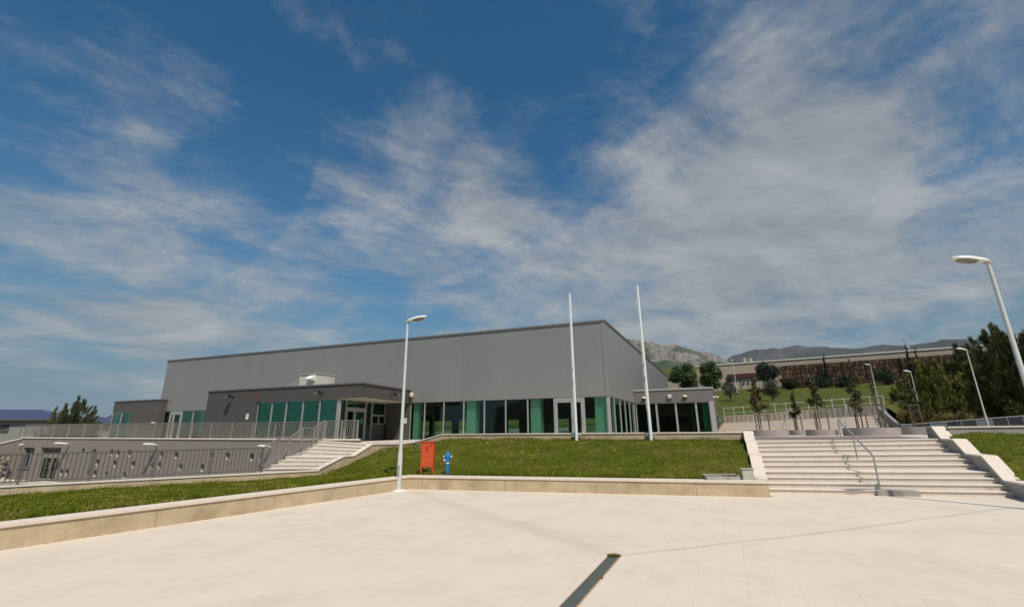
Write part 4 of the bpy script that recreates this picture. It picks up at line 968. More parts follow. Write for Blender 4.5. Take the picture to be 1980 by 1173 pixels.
# ================================================================== SMALL THINGS ON THE LAWN AND PLAZA
CB = Vector((-3.10, 18.72, .40)); ca = (Vector((-2.83, 18.58, 0)) - Vector((-3.35, 18.74, 0))).normalized()
t = thing('hydrant_cabinet', 'orange red metal fire hose cabinet on two legs behind the low wall', 'cabinet', CB)
t.rotation_euler.z = math.atan2(ca.y, ca.x) + R(10)
def q(mbx, nm_, m_, par, **k):
    c = mbx.build(nm_, m_, None, **k); c.parent = par; return c
q(MB().box(-.235, .235, -.09, .17, .26, 1.12), 'casing', ORANGE, t, bevel=.008)
q(MB().box(-.25, .25, -.12, .19, 1.121, 1.15), 'lid', ORANGE, t)
d_ = q(MB().box(-.215, .215, -.105, -.091, .28, 1.09), 'door', ORANGE, t, bevel=.004)
q(MB().box(-.06, .04, -.112, -.1055, .83, .97), 'warning_sticker', REDP, d_)
q(MB().box(-.075, .055, -.108, -.1052, .64, .825), 'label_plate', mat('orange_plate', (.56, .06, .016), .5, .05), d_)
q(MB().tube([(.12, -.13, 1.02), (.12, -.10, 1.02)], .025, 10), 'lock', BLACKM, d_)
for hz_ in (.42, .92): q(MB().box(-.228, -.205, -.118, -.1055, hz_, hz_ + .07), 'hinge', ORANGE, d_)
for sx in (-.215, .215): q(MB().box(sx - .022, sx + .022, -.08, -.03, -.12, .26).box(sx - .022, sx + .022, .10, .15, -.12, .26), 'leg', ORANGE, t)
t = thing('fire_hydrant', 'blue pillar fire hydrant with white band on the lawn beside the orange cabinet', 'hydrant', (-2.36, 18.55, .40))
q(MB().lathe((0, 0, -.1), [(.062, 0), (.062, .50)], 16), 'lower_pipe', BLUE, t, smooth=True)
q(MB().lathe((0, 0, .405), [(.068, 0), (.068, .03)], 16), 'white_band', PAPER, t)
q(MB().lathe((0, 0, .44), [(.07, 0), (.078, .03), (.078, .20), (.085, .22), (.085, .25), (.06, .29), (.03, .32), (.03, .36), (.015, .38)], 16), 'body', BLUE, t, smooth=True)
for ang, zz in ((20, .62), (170, .62), (200, .50)):
    dx, dy = math.cos(R(ang)), math.sin(R(ang))
    oq = q(MB().tube([(0, 0, zz), (dx * .11, dy * .11, zz + .0)], .04, 10), 'outlet', BLUE, t, smooth=True)
    q(MB().tube([(dx * .111, dy * .111, zz), (dx * .145, dy * .145, zz)], .048, 10), 'cap', mat('cap_alloy', (.55, .57, .58), .35, .05, metal=.5), oq, smooth=True)
# concrete trough and small switch box by the stair
ta = (Vector((6.75, 15.57, 0)) - Vector((5.78, 15.66, 0))).normalized(); tb = Vector((-ta.y, ta.x, 0)); TO = Vector((5.78, 15.78, .40))
t = thing('concrete_trough', 'open grey concrete trough on the lawn left of the switch box', 'trough', TO); mb = MB()
mb.obox(TO, ta, tb, 0, .98, 0, .05, -.15, .12); mb.obox(TO, ta, tb, 0, .98, .40, .45, -.15, .17); mb.obox(TO, ta, tb, 0, .06, .051, .399, -.15, .15); mb.obox(TO, ta, tb, .92, .98, .051, .399, -.15, .15); mb.obox(TO, ta, tb, .06, .92, .05, .4, -.15, -.02)
mb.build('basin', CONCG, t, bevel=.008)
SO = Vector((6.83, 15.72, .38))
t = thing('switch_box', 'small grey green electric switch box beside the plaza stair wall', 'switch box', SO)
MB().obox(SO, ta, tb, 0, .34, .0, .2, -.1, .34).build('casing', mat('box_paint', (.36, .36, .28), .5, .06), t, bevel=.01)
MB().obox(SO, ta, tb, .03, .31, -.012, -.001, -.02, .31).build('door', mat('box_door', (.40, .39, .31), .5, .06), t)
MB().obox(SO, ta, tb, -.02, .36, -.03, .22, .341, .365).build('lid', mat('box_paint', (.36, .36, .28), .5, .06), t)
# drain channel
DA = Vector((1.59, 8.68, .0)); DB = Vector((.595, 6.34, .0)); dd = (DB - DA).normalized(); DE = DA + dd * 9; dn = Vector((-dd.y, dd.x, 0))
t = thing('drain_channel', 'long narrow grey slotted drain channel set in the plaza paving', 'drain', DA)
MB().obox(DA, dd, dn, 0, 9, -.085, -.070, .001, .012).obox(DA, dd, dn, 0, 9, .070, .085, .001, .012).build('frame', GRATE, t)
mb = MB()
for k in range(6): mb.obox(DA, dd, dn, .0, 9, -.062 + k * .0225, -.048 + k * .0225, .002, .010)
for k in range(45): mb.obox(DA, dd, dn, .1 + k * .2, .112 + k * .2, -.069, .069, .002, .0085)
mb.build('grate', GRATE, t)
MB().obox(DA, dd, dn, 0, 9, -.07, .07, .0005, .0015).build('channel_bottom', BLACKM, t)
MB().obox(DA, dd, dn, 0, 9, -.105, -.086, .0, .006).obox(DA, dd, dn, 0, 9, .086, .105, .0, .006).build('stone_edge', mat('pink_edge_stone', (.50, .33, .22), .9, .25, vscale=6), t)


def tuft(name, label, c, n, rad, h, m):
    V = []
    for i in range(n):
        a = random.uniform(0, 6.28); r = rad * math.sqrt(random.random()); b = Vector((c[0] + r * math.cos(a), c[1] + r * .6 * math.sin(a), c[2])); hh = h * random.uniform(.4, 1.2); w = random.uniform(.003, .007)
        ln_ = Vector((random.uniform(-.8, .8) * hh, random.uniform(-.8, .8) * hh, hh)); s_ = Vector((random.uniform(-1, 1), random.uniform(-1, 1), 0)).normalized() * w
        V += [b - s_, b + s_, b + ln_]
    o = np_mesh(name, np.array([tuple(x) for x in V]), 3, m); return tag(o, label, 'weeds')
tuft('weed_tuft', 'reddish green weed tuft sprouting at the far end of the drain channel', DA + dd * .12 + Zv * .005, 420, .10, .05, mat('weed', (.13, .10, .015), .7, .5, vscale=9, island=.5))
tuft('weed_tuft', 'tiny weed tuft half way along the right edge of the drain channel', DA + dd * 1.35 - dn * -.09 + Zv * .005, 40, .03, .03, mat('weed', (.13, .10, .015)))


# ================================================================== FOLIAGE
def leaf_cloud(clusters, n, size, up=0.0, narrow=1.0, shell=.45):
    """clusters: (centre, (rx,ry,rz)); returns loose quads. up: 0 random, 1 upright sprays"""
    cs = np.array([c for c, r in clusters], float); rs = np.array([r for c, r in clusters], float)
    w = rs.prod(1) ** (2 / 3); k = rng.choice(len(cs), n, p=w / w.sum())
    d = rng.normal(size=(n, 3)); d /= np.linalg.norm(d, axis=1, keepdims=True); rad = shell + (1 - shell) * rng.random((n, 1)) ** .6
    rad *= .75 + .5 * rng.random((n, 1))
    Pp = cs[k] + d * rad * rs[k]
    t = rng.normal(size=(n, 3)); t = t * (1 - up) + up * (np.array([0, 0, 1.0]) + .35 * rng.normal(size=(n, 3)) + .5 * d); t /= np.linalg.norm(t, axis=1, keepdims=True)
    s = np.cross(t, rng.normal(size=(n, 3))); s /= np.linalg.norm(s, axis=1, keepdims=True)
    L_ = size * (.6 + .8 * rng.random((n, 1))); W_ = L_ * .5 * narrow
    V = np.empty((n, 4, 3)); V[:, 0] = Pp - t * L_ * .5; V[:, 1] = Pp + s * W_ * .5; V[:, 2] = Pp + t * L_ * .5; V[:, 3] = Pp - s * W_ * .5
    return V.reshape(-1, 3)


def blob_clusters(c, r, n, sub):
    """uneven crown: n lumps scattered through an ellipsoid"""
    out = []
    for i in range(n):
        d = Vector((random.gauss(0, 1), random.gauss(0, 1), random.gauss(0, 1))).normalized() * random.uniform(.25, 1.0)
        k = random.uniform(.7, 1.35)
        out.append(((c[0] + d.x * r[0], c[1] + d.y * r[1], c[2] + d.z * r[2]), (sub * k, sub * k, sub * k * .8)))
    return out


def limbs(mb, base, top, r, tips, n):
    mb.tube([base, base + (top - base) * .5 + Vector((random.uniform(-.1, .1), random.uniform(-.1, .1), 0)) * (top - base).length * .3, top], [r, r * .75, r * .4], 8)
    for i in range(n):
        s = base + (top - base) * random.uniform(.35, .95); e = Vector(random.choice(tips)[0])
        mb.tube([s, s + (e - s) * .5 + Zv * .15 * (e - s).length, e], [r * .4, r * .25, r * .08], 5)


def tree(name, label, cat, base, height, crown_r, crown_z, leaf, n, size, lumps=22, sub=.4, up=0.0, narrow=1.0, trunk_r=.15, group=None, nl=8):
    base = Vector(base); t = thing(name, label, cat, base, 0, group); c = Vector((0, 0, crown_z))
    cl = blob_clusters(c, crown_r, lumps, sub * (crown_r[0] + crown_r[1] + crown_r[2]) / 3)
    mb = MB(); limbs(mb, Vector((0, 0, -.3)), Vector((0, 0, crown_z + crown_r[2] * .3)), trunk_r, cl, nl)
    k = mb.build('trunk', BARK, None, True); k.parent = t
    o = np_mesh('crown', leaf_cloud(cl, n, size, up, narrow), 4, leaf, t); return t


def spray_tree(name, label, cat, base, sprays, leaf, per, size, spread, group=None, trunk_r=.15):
    """feathery tamarisk: every spray is a curved wisp of thin needles. sprays: (root, tip, width)"""
    base = Vector(base); t = thing(name, label, cat, base, 0, group); VV = []; mb = MB()
    for root, tip, w in sprays:
        root = Vector(root); tip = Vector(tip); ax = tip - root; L_ = ax.length; n = int(per * L_)
        s = rng.random(n) ** .8; bend = np.array(ax.orthogonal().normalized()) * (random.uniform(-.12, .12) * L_)
        ctr = np.array(root)[None] + s[:, None] * np.array(ax)[None] + (np.sin(s * math.pi))[:, None] * bend[None]
        rad = w * (1 - .75 * s) * rng.random(n) ** .5
        off = rng.normal(size=(n, 3)); off /= np.linalg.norm(off, axis=1, keepdims=True); Pp = ctr + off * rad[:, None]
        td = np.array(ax.normalized())[None] + off * spread + .25 * rng.normal(size=(n, 3)); td /= np.linalg.norm(td, axis=1, keepdims=True)
        sd = np.cross(td, rng.normal(size=(n, 3))); sd /= np.linalg.norm(sd, axis=1, keepdims=True)
        ll = size * (.5 + rng.random((n, 1))); V = np.empty((n, 3, 3)); V[:, 0] = Pp - sd * ll * .11; V[:, 1] = Pp + sd * ll * .11; V[:, 2] = Pp + td * ll; VV.append(V.reshape(-1, 3))
        mb.tube([root, root + ax * .5 + Vector(bend) * 1.0, tip], [.012 + L_ * .004, .009, .003], 4)
    b = mb.build('branches', BARK, None); b.parent = t
    tk = MB()
    for i in range(5):
        a = i * 1.26; tk.tube([(.3 * math.cos(a), .3 * math.sin(a), -.5), (.4 * math.cos(a), .4 * math.sin(a), .8), (.6 * math.cos(a), .6 * math.sin(a), 1.5)], [trunk_r, trunk_r * .8, trunk_r * .4], 6)
    k = tk.build('trunk', BARK, None, True); k.parent = t
    np_mesh('crown', np.concatenate(VV), 3, leaf, t); return t


def bush_sprays(w, d, h, n, ls, tilt=(0, 0), wid=.35):
    out = []
    for i in range(n):
        x = random.uniform(-1, 1); y = random.uniform(-1, 1); env = math.sqrt(max(.05, 1 - .75 * (x * x + y * y) / 1.6)); zt = h * env * random.uniform(.14, 1.0)
        L_ = ls * random.uniform(.6, 1.2); tx = x * .35 + tilt[0] + random.uniform(-.25, .25); ty = y * .35 + tilt[1] + random.uniform(-.25, .25)
        dv = Vector((tx, ty, 1)).normalized(); tip = Vector((x * w, y * d, zt)); root = tip - dv * min(L_, max(.4, zt + .2)); out.append((root, tip, wid * random.uniform(.6, 1.2)))
    return out


# big dark tamarisk at the right
spray_tree('tamarisk', 'large dark feathery tamarisk filling the right edge behind the panel fence', 'tree', (40.2, 38.6, 1.5), bush_sprays(5.4, 3.6, 8.4, 440, 2.4, (-.10, 0), .50), HEDGE, 190, .26, .5, 'tamarisk trees at right')
spray_tree('tamarisk', 'lighter green tamarisk bush at the left end of the dark tamarisk', 'tree', (33.3, 39.8, 1.5), bush_sprays(2.6, 2.0, 5.6, 210, 1.4, (-.05, 0), .38), HEDGEL, 210, .22, .5, 'tamarisk trees at right', .04)
for (x, y, w, h, n_, m_, lab) in ((27.4, 35.2, 1.9, 1.5, 90, 'dry', 'low ochre bush behind the sloping parapet'), (31.0, 35.6, 2.0, 1.3, 90, 'dry', 'low ochre and green bush in front of the light tamarisk'), (29.2, 37.2, 1.6, 2.6, 90, 'green', 'dark green bush between the sloping parapet and the light tamarisk')):
    spray_tree('low_bush', lab, 'bush', (x, y, 1.5), bush_sprays(w, 1.0, h, n_, .9, (0, 0), .30), leaf_mat('dry_bush_leaf', (.16, .12, .035)) if m_ == 'dry' else HEDGE, 190, .20, .6, 'low bushes at right', trunk_r=.05)
# windswept trees at the far left
spray_tree('windswept_tree', 'larger windswept tree in front of the blue roofs at far left', 'tree', (-52.2, 60, 0), bush_sprays(2.6, 2.0, 6.3, 130, 1.6, (.25, 0), .26), WINDL, 150, .24, .5, 'windswept trees at far left')
spray_tree('windswept_tree', 'smaller windswept tree right of the blue roofs at far left', 'tree', (-49.9, 60, 0), bush_sprays(1.0, .9, 4.9, 50, 1.2, (.25, 0), .2), WINDL, 150, .22, .5, 'windswept trees at far left')


# ================================================================== PLANTERS WITH SAPLINGS
def planter(label, c, r, h):
    t = thing('planter', label, 'planter', c, 0, 'round concrete planters'); 
    q(MB().lathe((0, 0, 0), [(r, 0), (r, h - .01), (r - .01, h), (r - .09, h), (r - .10, h - .01), (r - .10, h - .12)], 40), 'ring', PLANTC, t, smooth=True)
    q(MB().lathe((0, 0, 0), [(r - .101, h - .2), (r - .101, h - .075), (.02, h - .03)], 24), 'soil', SOIL, t); return t
planter('long low round planter nearest the left stair wall', (14.35, 28.9, 1.45), 1.0, .34)
planter('smallest round planter, second from the left', (17.6, 31.6, 1.45), .56, .30)
planter('middle round planter behind the top of the handrail', (17.35, 28.9, 1.45), .78, .33)
planter('widest round planter right of the handrail', (19.1, 27.4, 1.45), 1.28, .40)
planter('round planter under the right street lamp', (23.3, 29.6, 1.45), .95, .42)


def sapling(label, c, h, cr, stakes, crown_lo, n=700):
    t = thing('sapling', label, 'sapling', c, 0, 'young magnolia trees with stakes')
    mb = MB(); mb.tube([(0, 0, 0), (.03, .02, h * .5), (0, 0, h * .97)], [.032, .026, .008], 6); cl = []
    for i in range(14):
        f = i / 13; z = crown_lo + (h - crown_lo) * f; rr = cr * (1 - .75 * f) * random.uniform(.7, 1.15); a = random.uniform(0, 6.28)
        cl.append(((rr * .62 * math.cos(a), rr * .62 * math.sin(a), z), (rr * .58, rr * .58, .19)))
        mb.tube([(0, 0, z - .15), (rr * .8 * math.cos(a), rr * .8 * math.sin(a), z + .08)], [.012, .004], 4)
    q(mb, 'trunk', BARK, t)
    np_mesh('crown', leaf_cloud(cl, int(n * 1.5), .125, .2, 1.0, .1), 4, MAGN, t)
    sm = MB(); xs_ = []
    for (x, y, zh) in stakes:
        q(MB().tube([(x, y, -.1), (x, y, zh)], .032, 7), 'stake', STAKE, t); xs_.append((x, y, zh - .06))
    for p, r in zip(xs_, xs_[1:] + xs_[:1]): sm.bar(p, r, .06, .04)
    q(sm, 'cross_bar', STAKE, t); return t
sq = lambda r, zh: [(-r, -r * .6, zh), (r, -r * .6, zh), (r * .2, r, zh)]
sapling('tall staked magnolia sapling in the planter beside the left stair wall', (14.0, 28.9, 1.7), 2.85, .52, sq(.36, .95), 1.25, 900)
sapling('small narrow magnolia sapling in the second planter', (17.55, 31.6, 1.65), 2.3, .42, sq(.22, .85), .95, 600)
sapling('bushy magnolia sapling left of the handrail top', (17.35, 28.9, 1.7), 2.85, .46, sq(.36, 1.0), 1.45, 750)
sapling('tallest ragged magnolia sapling in the widest planter', (18.75, 27.45, 1.75), 3.7, .55, [(-.34, -.2, .85), (.1, -.25, .85), (-.1, .3, .85)], 1.1, 900)
sapling('bare staked sapling on the right side of the widest planter', (19.55, 27.2, 1.75), 2.6, .18, [(-.14, -.16, 1.75), (.16, -.12, 1.72), (.45, .2, 1.7)], 1.9, 40)
sapling('staked magnolia sapling under the street lamp at right', (23.3, 29.6, 1.8), 2.9, .5, sq(.28, 1.35), 1.9, 420)

# ================================================================== TRIBUNE STEPS AND HILL
def lerp(a, b, f): return Vector(a) * (1 - f) + Vector(b) * f
QA = Vector((16.5, 40.0, 0)); QB = Vector((24.6, 33.5, 0)); qd = (QB - QA).normalized(); qn = Vector((qd.y, -qd.x, 0)); qn = qn if qn.x < 0 else -qn
t = thing('tribune_steps', 'long flight of low white steps along the foot of the ribbed concrete wall', 'steps', lerp(QA, QB, .5))
QA2 = QA
mb = MB(); ns = MB()
for i in range(7):
    o0 = 2.6 - i * .37; o1 = 2.6 - (i + 1) * .37; za = 1.40 + (i + 1) * .126; zb = 1.45 + (i + 1) * .168
    A0, A1, B0_, B1_ = QA2 + qn * o0, QA2 + qn * o1, QB + qn * o0, QB + qn * o1
    mb.hexa([A0 + Zv * (za - .3), B0_ + Zv * (zb - .3), B1_ + Zv * (zb - .3), A1 + Zv * (za - .3)], [A0 + Zv * (za - .03), B0_ + Zv * (zb - .03), B1_ + Zv * (zb - .03), A1 + Zv * (za - .03)])
    A0 += qn * .025; B0_ += qn * .025
    ns.hexa([A0 + Zv * (za - .029), B0_ + Zv * (zb - .029), B1_ + Zv * (zb - .029), A1 + Zv * (za - .029)], [A0 + Zv * za, B0_ + Zv * zb, B1_ + Zv * zb, A1 + Zv * za])
mb.build('riser_blocks', STONEW, t); ns.build('treads', STONEW, t)
# thin handrails on these steps
for k, f in enumerate((.47, .80)):
    pA = lerp(QA, QB, f); lo = pA + qn * 2.7 + Zv * 1.45; hi = pA + qn * .3 + Zv * (2.2 + .37 * f)
    t = thing('step_handrail', ('thin grey handrail on the white steps behind the small sapling', 'thin grey handrail on the white steps behind the plaza handrail')[k], 'handrail', lo, 0, 'handrails on the white steps')
    MB().tube([lo + Zv * .1, lo + Zv * .9, hi + Zv * .9, hi], .022, 6).build('rail', STEEL, t, True)
# ribbed retaining wall with white rail
RIB = mat('ribbed_concrete', (.36, .31, .24), .9, .2, vscale=1.0, stretch=(1, 1, .25), col2=(.20, .18, .15), c2scale=.5, c2lo=.45, c2hi=.62)
t = thing('ribbed_wall', 'weathered ribbed concrete wall below the grass hill, behind the saplings', 'wall', lerp(QA, QB, .5))
mb = MB(); L_ = (QB - QA2).length; n = int(L_ / .33)
for i in range(n):
    f0, f1 = i / n, (i + 1) / n - .004
    a_, b_ = lerp(QA2, QB, f0), lerp(QA2, QB, f1); dpt = -qn * (.34 + random.uniform(0, .03)); f = -qn * random.uniform(0.0, .03)
    ht = 2.84 + .38 * f0 + (0 if f0 < .33 else .06)
    mb.hexa([x + Zv * 1.2 for x in (a_ + f, b_ + f, b_ + dpt, a_ + dpt)], [x + Zv * ht for x in (a_ + f, b_ + f, b_ + dpt, a_ + dpt)])
mb.build('wall_body', RIB, t)
t = thing('hill_railing', 'white two rail railing on top of the ribbed concrete wall', 'railing', lerp(QA, QB, .5))
A_, B_ = QA2 - qn * .45 + Zv * 2.80, QB - qn * .45 + Zv * 3.26
mb = MB(); mb.bar(A_ + Zv * .62, B_ + Zv * .62, .022, .022); mb.bar(A_ + Zv * .22, B_ + Zv * .22, .018, .018); mb.build('rails', WHITE, t)
for i in range(15): c = A_.lerp(B_, i / 14); MB().tube([c, c + Zv * .70], .016, 6).build('post', WHITE, t)
# side stair rail at the right end of the tribune
t = thing('sloping_parapet', 'grey sloping parapet and rail at the right end of the white steps', 'parapet', QB)
a_, b_ = Vector((24.0, 33.2, 3.12)), Vector((23.1, 30.6, 2.0))
MB().bar(a_ - Zv * .3, b_ - Zv * .3, .12, .55).build('panel', mat('parapet_grey', (.17, .18, .18), .6, .08), t)
MB().bar(a_ + Zv * .0, b_ + Zv * .0, .16, .05).build('top_rail', STEEL, t)
MB().bar(a_ + Vector((-.4, -.1, -.55)), b_ + Vector((-.4, -.1, -.5)), .04, .04).build('hand_rail', STEEL, t)
# dark panel fence at the right
t = thing('panel_fence', 'dark grey panel fence with thin posts below the tamarisk at right', 'fence', (27, 31, 1.4))
fa_, fb_ = Vector((23.9, 31.6, 1.99)), Vector((33.5, 30.6, 2.62)); nP = 11; fd = (fb_ - fa_); fh = Vector((fd.x, fd.y, 0)).normalized(); fn = Vector((-fh.y, fh.x, 0)); PALE = mat('pale_panel', (.12, .135, .14), .4, .1)
for i in range(nP):
    c, d = fa_ + fd * (i / nP), fa_ + fd * ((i + 1) / nP)
    MB().hexa([Vector((x.x, x.y, 1.3)) for x in (c + fh * .03, d - fh * .03, d - fh * .03 + fn * .03, c + fh * .03 + fn * .03)], [x - Zv * .05 for x in (c + fh * .03, d - fh * .03, d - fh * .03 + fn * .03, c + fh * .03 + fn * .03)]).build('panel', PALE if i in (0, 2, 5) else PANEL, t)
for i in range(nP + 1): c = fa_ + fd * (i / nP); MB().tube([Vector((c.x, c.y, 1.3)), c + Zv * .03], .028, 6).build('post', STEEL, t)
MB().bar(fa_, fb_, .06, .05).build('top_rail', STEEL, t)

# grass hill
hf = [G(-45, 46, 1.6), G(-2, 42, 2.2), G(15, 39, 3.0), G(15.2, 21, 2.8), QA - qn * .3 + Zv * 2.8, lerp(QA, QB, .5) - qn * .3 + Zv * 3.0, QB - qn * .3 + Zv * 3.22, Vector((27, 35.5, 2.6)), Vector((45, 42, 2.4)), Vector((80, 40, 3.2))]
hb_ = [Vector((-60, 170, 7.0)), Vector((5, 150, 9.0)), Vector((24, 111, 9.0)), Vector((38, 102, 9.0)), Vector((46, 96, 9.0)), Vector((56, 90, 9.0)), Vector((66, 84, 9.0)), Vector((78, 76, 9.0)), Vector((95, 65, 9.0)), Vector((140, 40, 9.0))]
HILL = loft(hf, hb_, 90, 50, -.4, .10)
grid_mesh('hill', HILL, GRASSH)
hb2 = [p + (p - Vector((20, 30, 0))).normalized() * 260 + Zv * 2 for p in hb_]
grid_mesh('plateau', loft(hb_, hb2, 40, 8, 0, 0), GRASSH)

# ================================================================== BUILDING ON THE HILL
Ba = Vector((38.0, 102.3, 0)); Bb = Vector((84, 72.2, 0)); bd = (Bb - Ba).normalized(); bn = Vector((bd.y, -bd.x, 0)); bn = bn if bn.y < 0 else -bn
T = thing('hill_building', 'long cream flat roofed building on the grass hill behind the saplings', 'building', Ba + Zv * 9)
BLn = (Bb - Ba).length
MB().obox(Ba, bd, -bn, 0, BLn, 0, 14, 8.4, 14.05).build('wall', CREAM, T)
MB().obox(Ba, bd, -bn, -.1, BLn + .1, -.12, 14.1, 14.051, 14.3).build('roof_trim', mat('cream_trim', (.60, .55, .47), .8, .05), T)
MB().obox(Ba, bd, -bn, -9, -.01, 2.5, 12, 8.4, 11.6).build('lower_wing', CREAM, T)
dr = MB().obox(Ba, bd, bn, 6.0, 12.2, -.05, .05, 8.9, 12.0).build('door', mat('cream_doors', (.40, .33, .27), .7, .1), T)
MB().obox(Ba, bd, bn, 5.8, 12.4, .051, .35, 11.3, 12.1).build('door_lintel', MAROON, T)
mb = MB()
for x in (6.0, 8.0, 10.1, 12.1): mb.obox(Ba, bd, bn, x, x + .12, .051, .10, 8.9, 11.29)
mb.obox(Ba, bd, bn, 6.0, 12.2, .051, .09, 8.8, 9.05); mb.build('door_frame', MAROON, T)
MB().obox(Ba, bd, bn, 8.5, 8.75, .11, .2, 10.1, 10.5).obox(Ba, bd, bn, 9.3, 9.55, .11, .2, 10.1, 10.5).build('door_fittings', BLACKM, T)
wn = MB().obox(Ba, bd, bn, 2.7, 3.7, -.02, .04, 10.9, 12.7).build('window', mat('dark_window', (.09, .075, .06), .3, .1), T)
MB().obox(Ba, bd, bn, 3.3, 3.7, -.02, .05, 13.0, 13.6).build('vent', mat('dark_window', (.09, .075, .06)), T)
MB().obox(Ba, bd, -bn, 8.7, 9.2, 3, 3.6, 14.31, 15.5).obox(Ba, bd, -bn, 9.8, 10.3, 3, 3.6, 14.31, 15.4).build('chimney', CREAM, T)
# slatted timber screen standing in front of the building
T = thing('timber_screen', 'long rust brown slatted screen wall in front of the cream building on the hill', 'screen wall', Ba + bd * 16 + bn * 1.5 + Zv * 9)
Sa = Ba + bd * 15.5 + bn * 1.6; mb = MB(); SL = BLn - 15.5
for row in range(5):
    z0 = 8.9 + row * .815
    x = 0.0
    while x < SL:
        w = random.uniform(.09, .19); j = random.uniform(-.05, .05)
        mb.obox(Sa, bd, bn, x, x + w, .03 + j, .16 + j, z0 + random.uniform(0, .05), z0 + random.uniform(.72, .80)); x += w + random.uniform(.03, .13)
mb.build('slats', BROWNS, T)
MB().obox(Sa, bd, bn, 0, SL, -.12, -.05, 8.5, 12.9).build('backing', mat('screen_backing', (.028, .018, .012), .9, .2), T)
mb = MB()
for i in range(13): mb.obox(Sa, bd, bn, i * SL / 12 - .05, i * SL / 12 + .05, .22, .28, 8.5, 12.95)
mb.build('posts', mat('screen_post', (.07, .045, .03), .8, .2), T)

# ================================================================== TREES ON THE HILL
tree('broadleaf_tree', 'left of two round leafy trees behind the roof of the right wing', 'tree', (25.8, 75, 6.6), 5, (1.9, 1.7, 1.75), 2.95, TREEL, 9000, .26, 26, .42, group='trees on the grass hill')
tree('broadleaf_tree', 'right of two round leafy trees, leaning over the end of the right wing', 'tree', (28.9, 73, 6.6), 5, (1.55, 1.5, 1.75), 2.75, TREEL, 8000, .26, 24, .42, group='trees on the grass hill')
tree('conifer_tree', 'dark ragged evergreen tree between the cream wall and the slatted screen', 'tree', (46.0, 89.5, 8.6), 5, (2.2, 1.7, 2.3), 2.8, CONIF, 10000, .30, 26, .40, up=.5, narrow=.6, group='trees on the grass hill')
tree('olive_tree', 'slim grey green olive tree below the cream end wall', 'tree', (30.47, 70.5, 5.4), 3, (1.0, .9, 1.15), 1.55, OLIVE, 3500, .17, 18, .40, narrow=.6, trunk_r=.10, group='trees on the grass hill')
tree('olive_tree', 'round grey green olive tree behind the tall left sapling', 'tree', (33.05, 63.97, 5.28), 3, (1.35, 1.1, 1.1), 1.5, OLIVE, 4500, .17, 20, .40, narrow=.6, trunk_r=.10, group='trees on the grass hill')
tree('dark_shrub', 'dark shrub under the cream end wall beside the distant lamp', 'shrub', (34.4, 80, 7.0), 2, (.8, .8, 1.3), 1.4, SHRUB, 2500, .2, 14, .45, trunk_r=.07, group='shrubs along the slatted screen')
for (px_, py_, rx, rz, lab) in ((47.6, 85.6, 1.7, 1.0, 'low dark shrub at the left end of the slatted screen'), (51.9, 84.6, 2.0, 1.0, 'wide dark shrub along the foot of the slatted screen'), (55.2, 82.9, 1.6, .95, 'dark shrub behind the tallest sapling'),
                                (60.3, 80.0, 1.9, 1.45, 'large round flowering shrub before the slatted screen')):
    tree('dark_shrub', lab, 'shrub', (px_, py_, 8.2), 2, (rx, rx * .7, rz), rz * .95, SHRUB, 4200, .22, 20, .42, trunk_r=.08, group='shrubs along the slatted screen')
for (x, y, h, w, lab) in ((55.55, 87.7, 5.9, .55, 'narrow dark cypress at the middle of the slatted screen'), (65.45, 81.25, 6.9, .40, 'slender leaning cypress right of the flowering shrub'), (66.3, 80.7, 5.6, .45, 'shorter cypress beside the slender one'), (73.0, 76.3, 6.3, .45, 'cypress at the edge of the dark tamarisk')):
    t = thing('cypress', lab, 'tree', (x, y, 8.8), 0, 'cypresses before the cream building')
    cl = [((random.uniform(-.12, .12), random.uniform(-.12, .12), .5 + (h - .7) * i / 12), (w * (1.05 - .085 * i), w * (1.05 - .085 * i), h / 15)) for i in range(13)]
    q(MB().tube([(0, 0, -.3), (0, 0, h * .9)], [.10, .02], 6), 'trunk', BARK, t); np_mesh('crown', leaf_cloud(cl, 2600, .24, .8, .6, .3), 4, CONIF, t)

# ================================================================== BLUE ROOFED HOUSES AT LEFT
def hip_house(label, loc, rz, w, d, hw, hr, ov=.6):
    t = thing('blue_roof_house', label, 'house', loc, rz, 'blue roofed houses at far left')
    q(MB().box(-w, w, -d, d, -4, hw), 'wall', GREYW, t)
    r = MB(); W, D = w + ov, d + ov; rg = W - D
    r.add([Vector(p) for p in ((-W, -D, hw), (W, -D, hw), (W, D, hw), (-W, D, hw), (-rg, 0, hw + hr), (rg, 0, hw + hr), (-W, -D, hw - .2), (W, -D, hw - .2), (W, D, hw - .2), (-W, D, hw - .2))],
          [(0, 1, 5, 4), (1, 2, 5), (2, 3, 4, 5), (3, 0, 4), (6, 7, 1, 0), (7, 8, 2, 1), (8, 9, 3, 2), (9, 6, 0, 3), (9, 8, 7, 6)])
    rf_ = q(r, 'roof', BLUER, t)
    g_ = MB().tube([(-rg, 0, hw + hr + .03), (rg, 0, hw + hr + .03)], .09, 6)
    for sx in (-1, 1):
        for sy in (-1, 1): g_.tube([(sx * rg, 0, hw + hr + .03), (sx * W, sy * D, hw + .03)], .08, 6)
    q(g_, 'ridge_cap', mat('ridge_sheet', (.12, .14, .22), .4, .05), rf_)
    q(MB().box(-W, W, -D - .12, -D - .001, hw - .22, hw - .05), 'gutter', TRIM, t)
    for x in (-w * .55, w * .2): q(MB().box(x, x + 1.2, -d - .03, -d - .001, hw - 2.2, hw - .9), 'window', PANEL, t)
    return t
hip_house('larger blue hip roofed house at the left edge behind the deck', (-84.5, 84.5, 0), R(18), 9.0, 4.6, 4.4, 1.55)
hip_house('smaller blue roofed house half hidden by the windswept trees', (-77, 92, -.4), R(10), 6.0, 4.0, 4.2, 1.1)
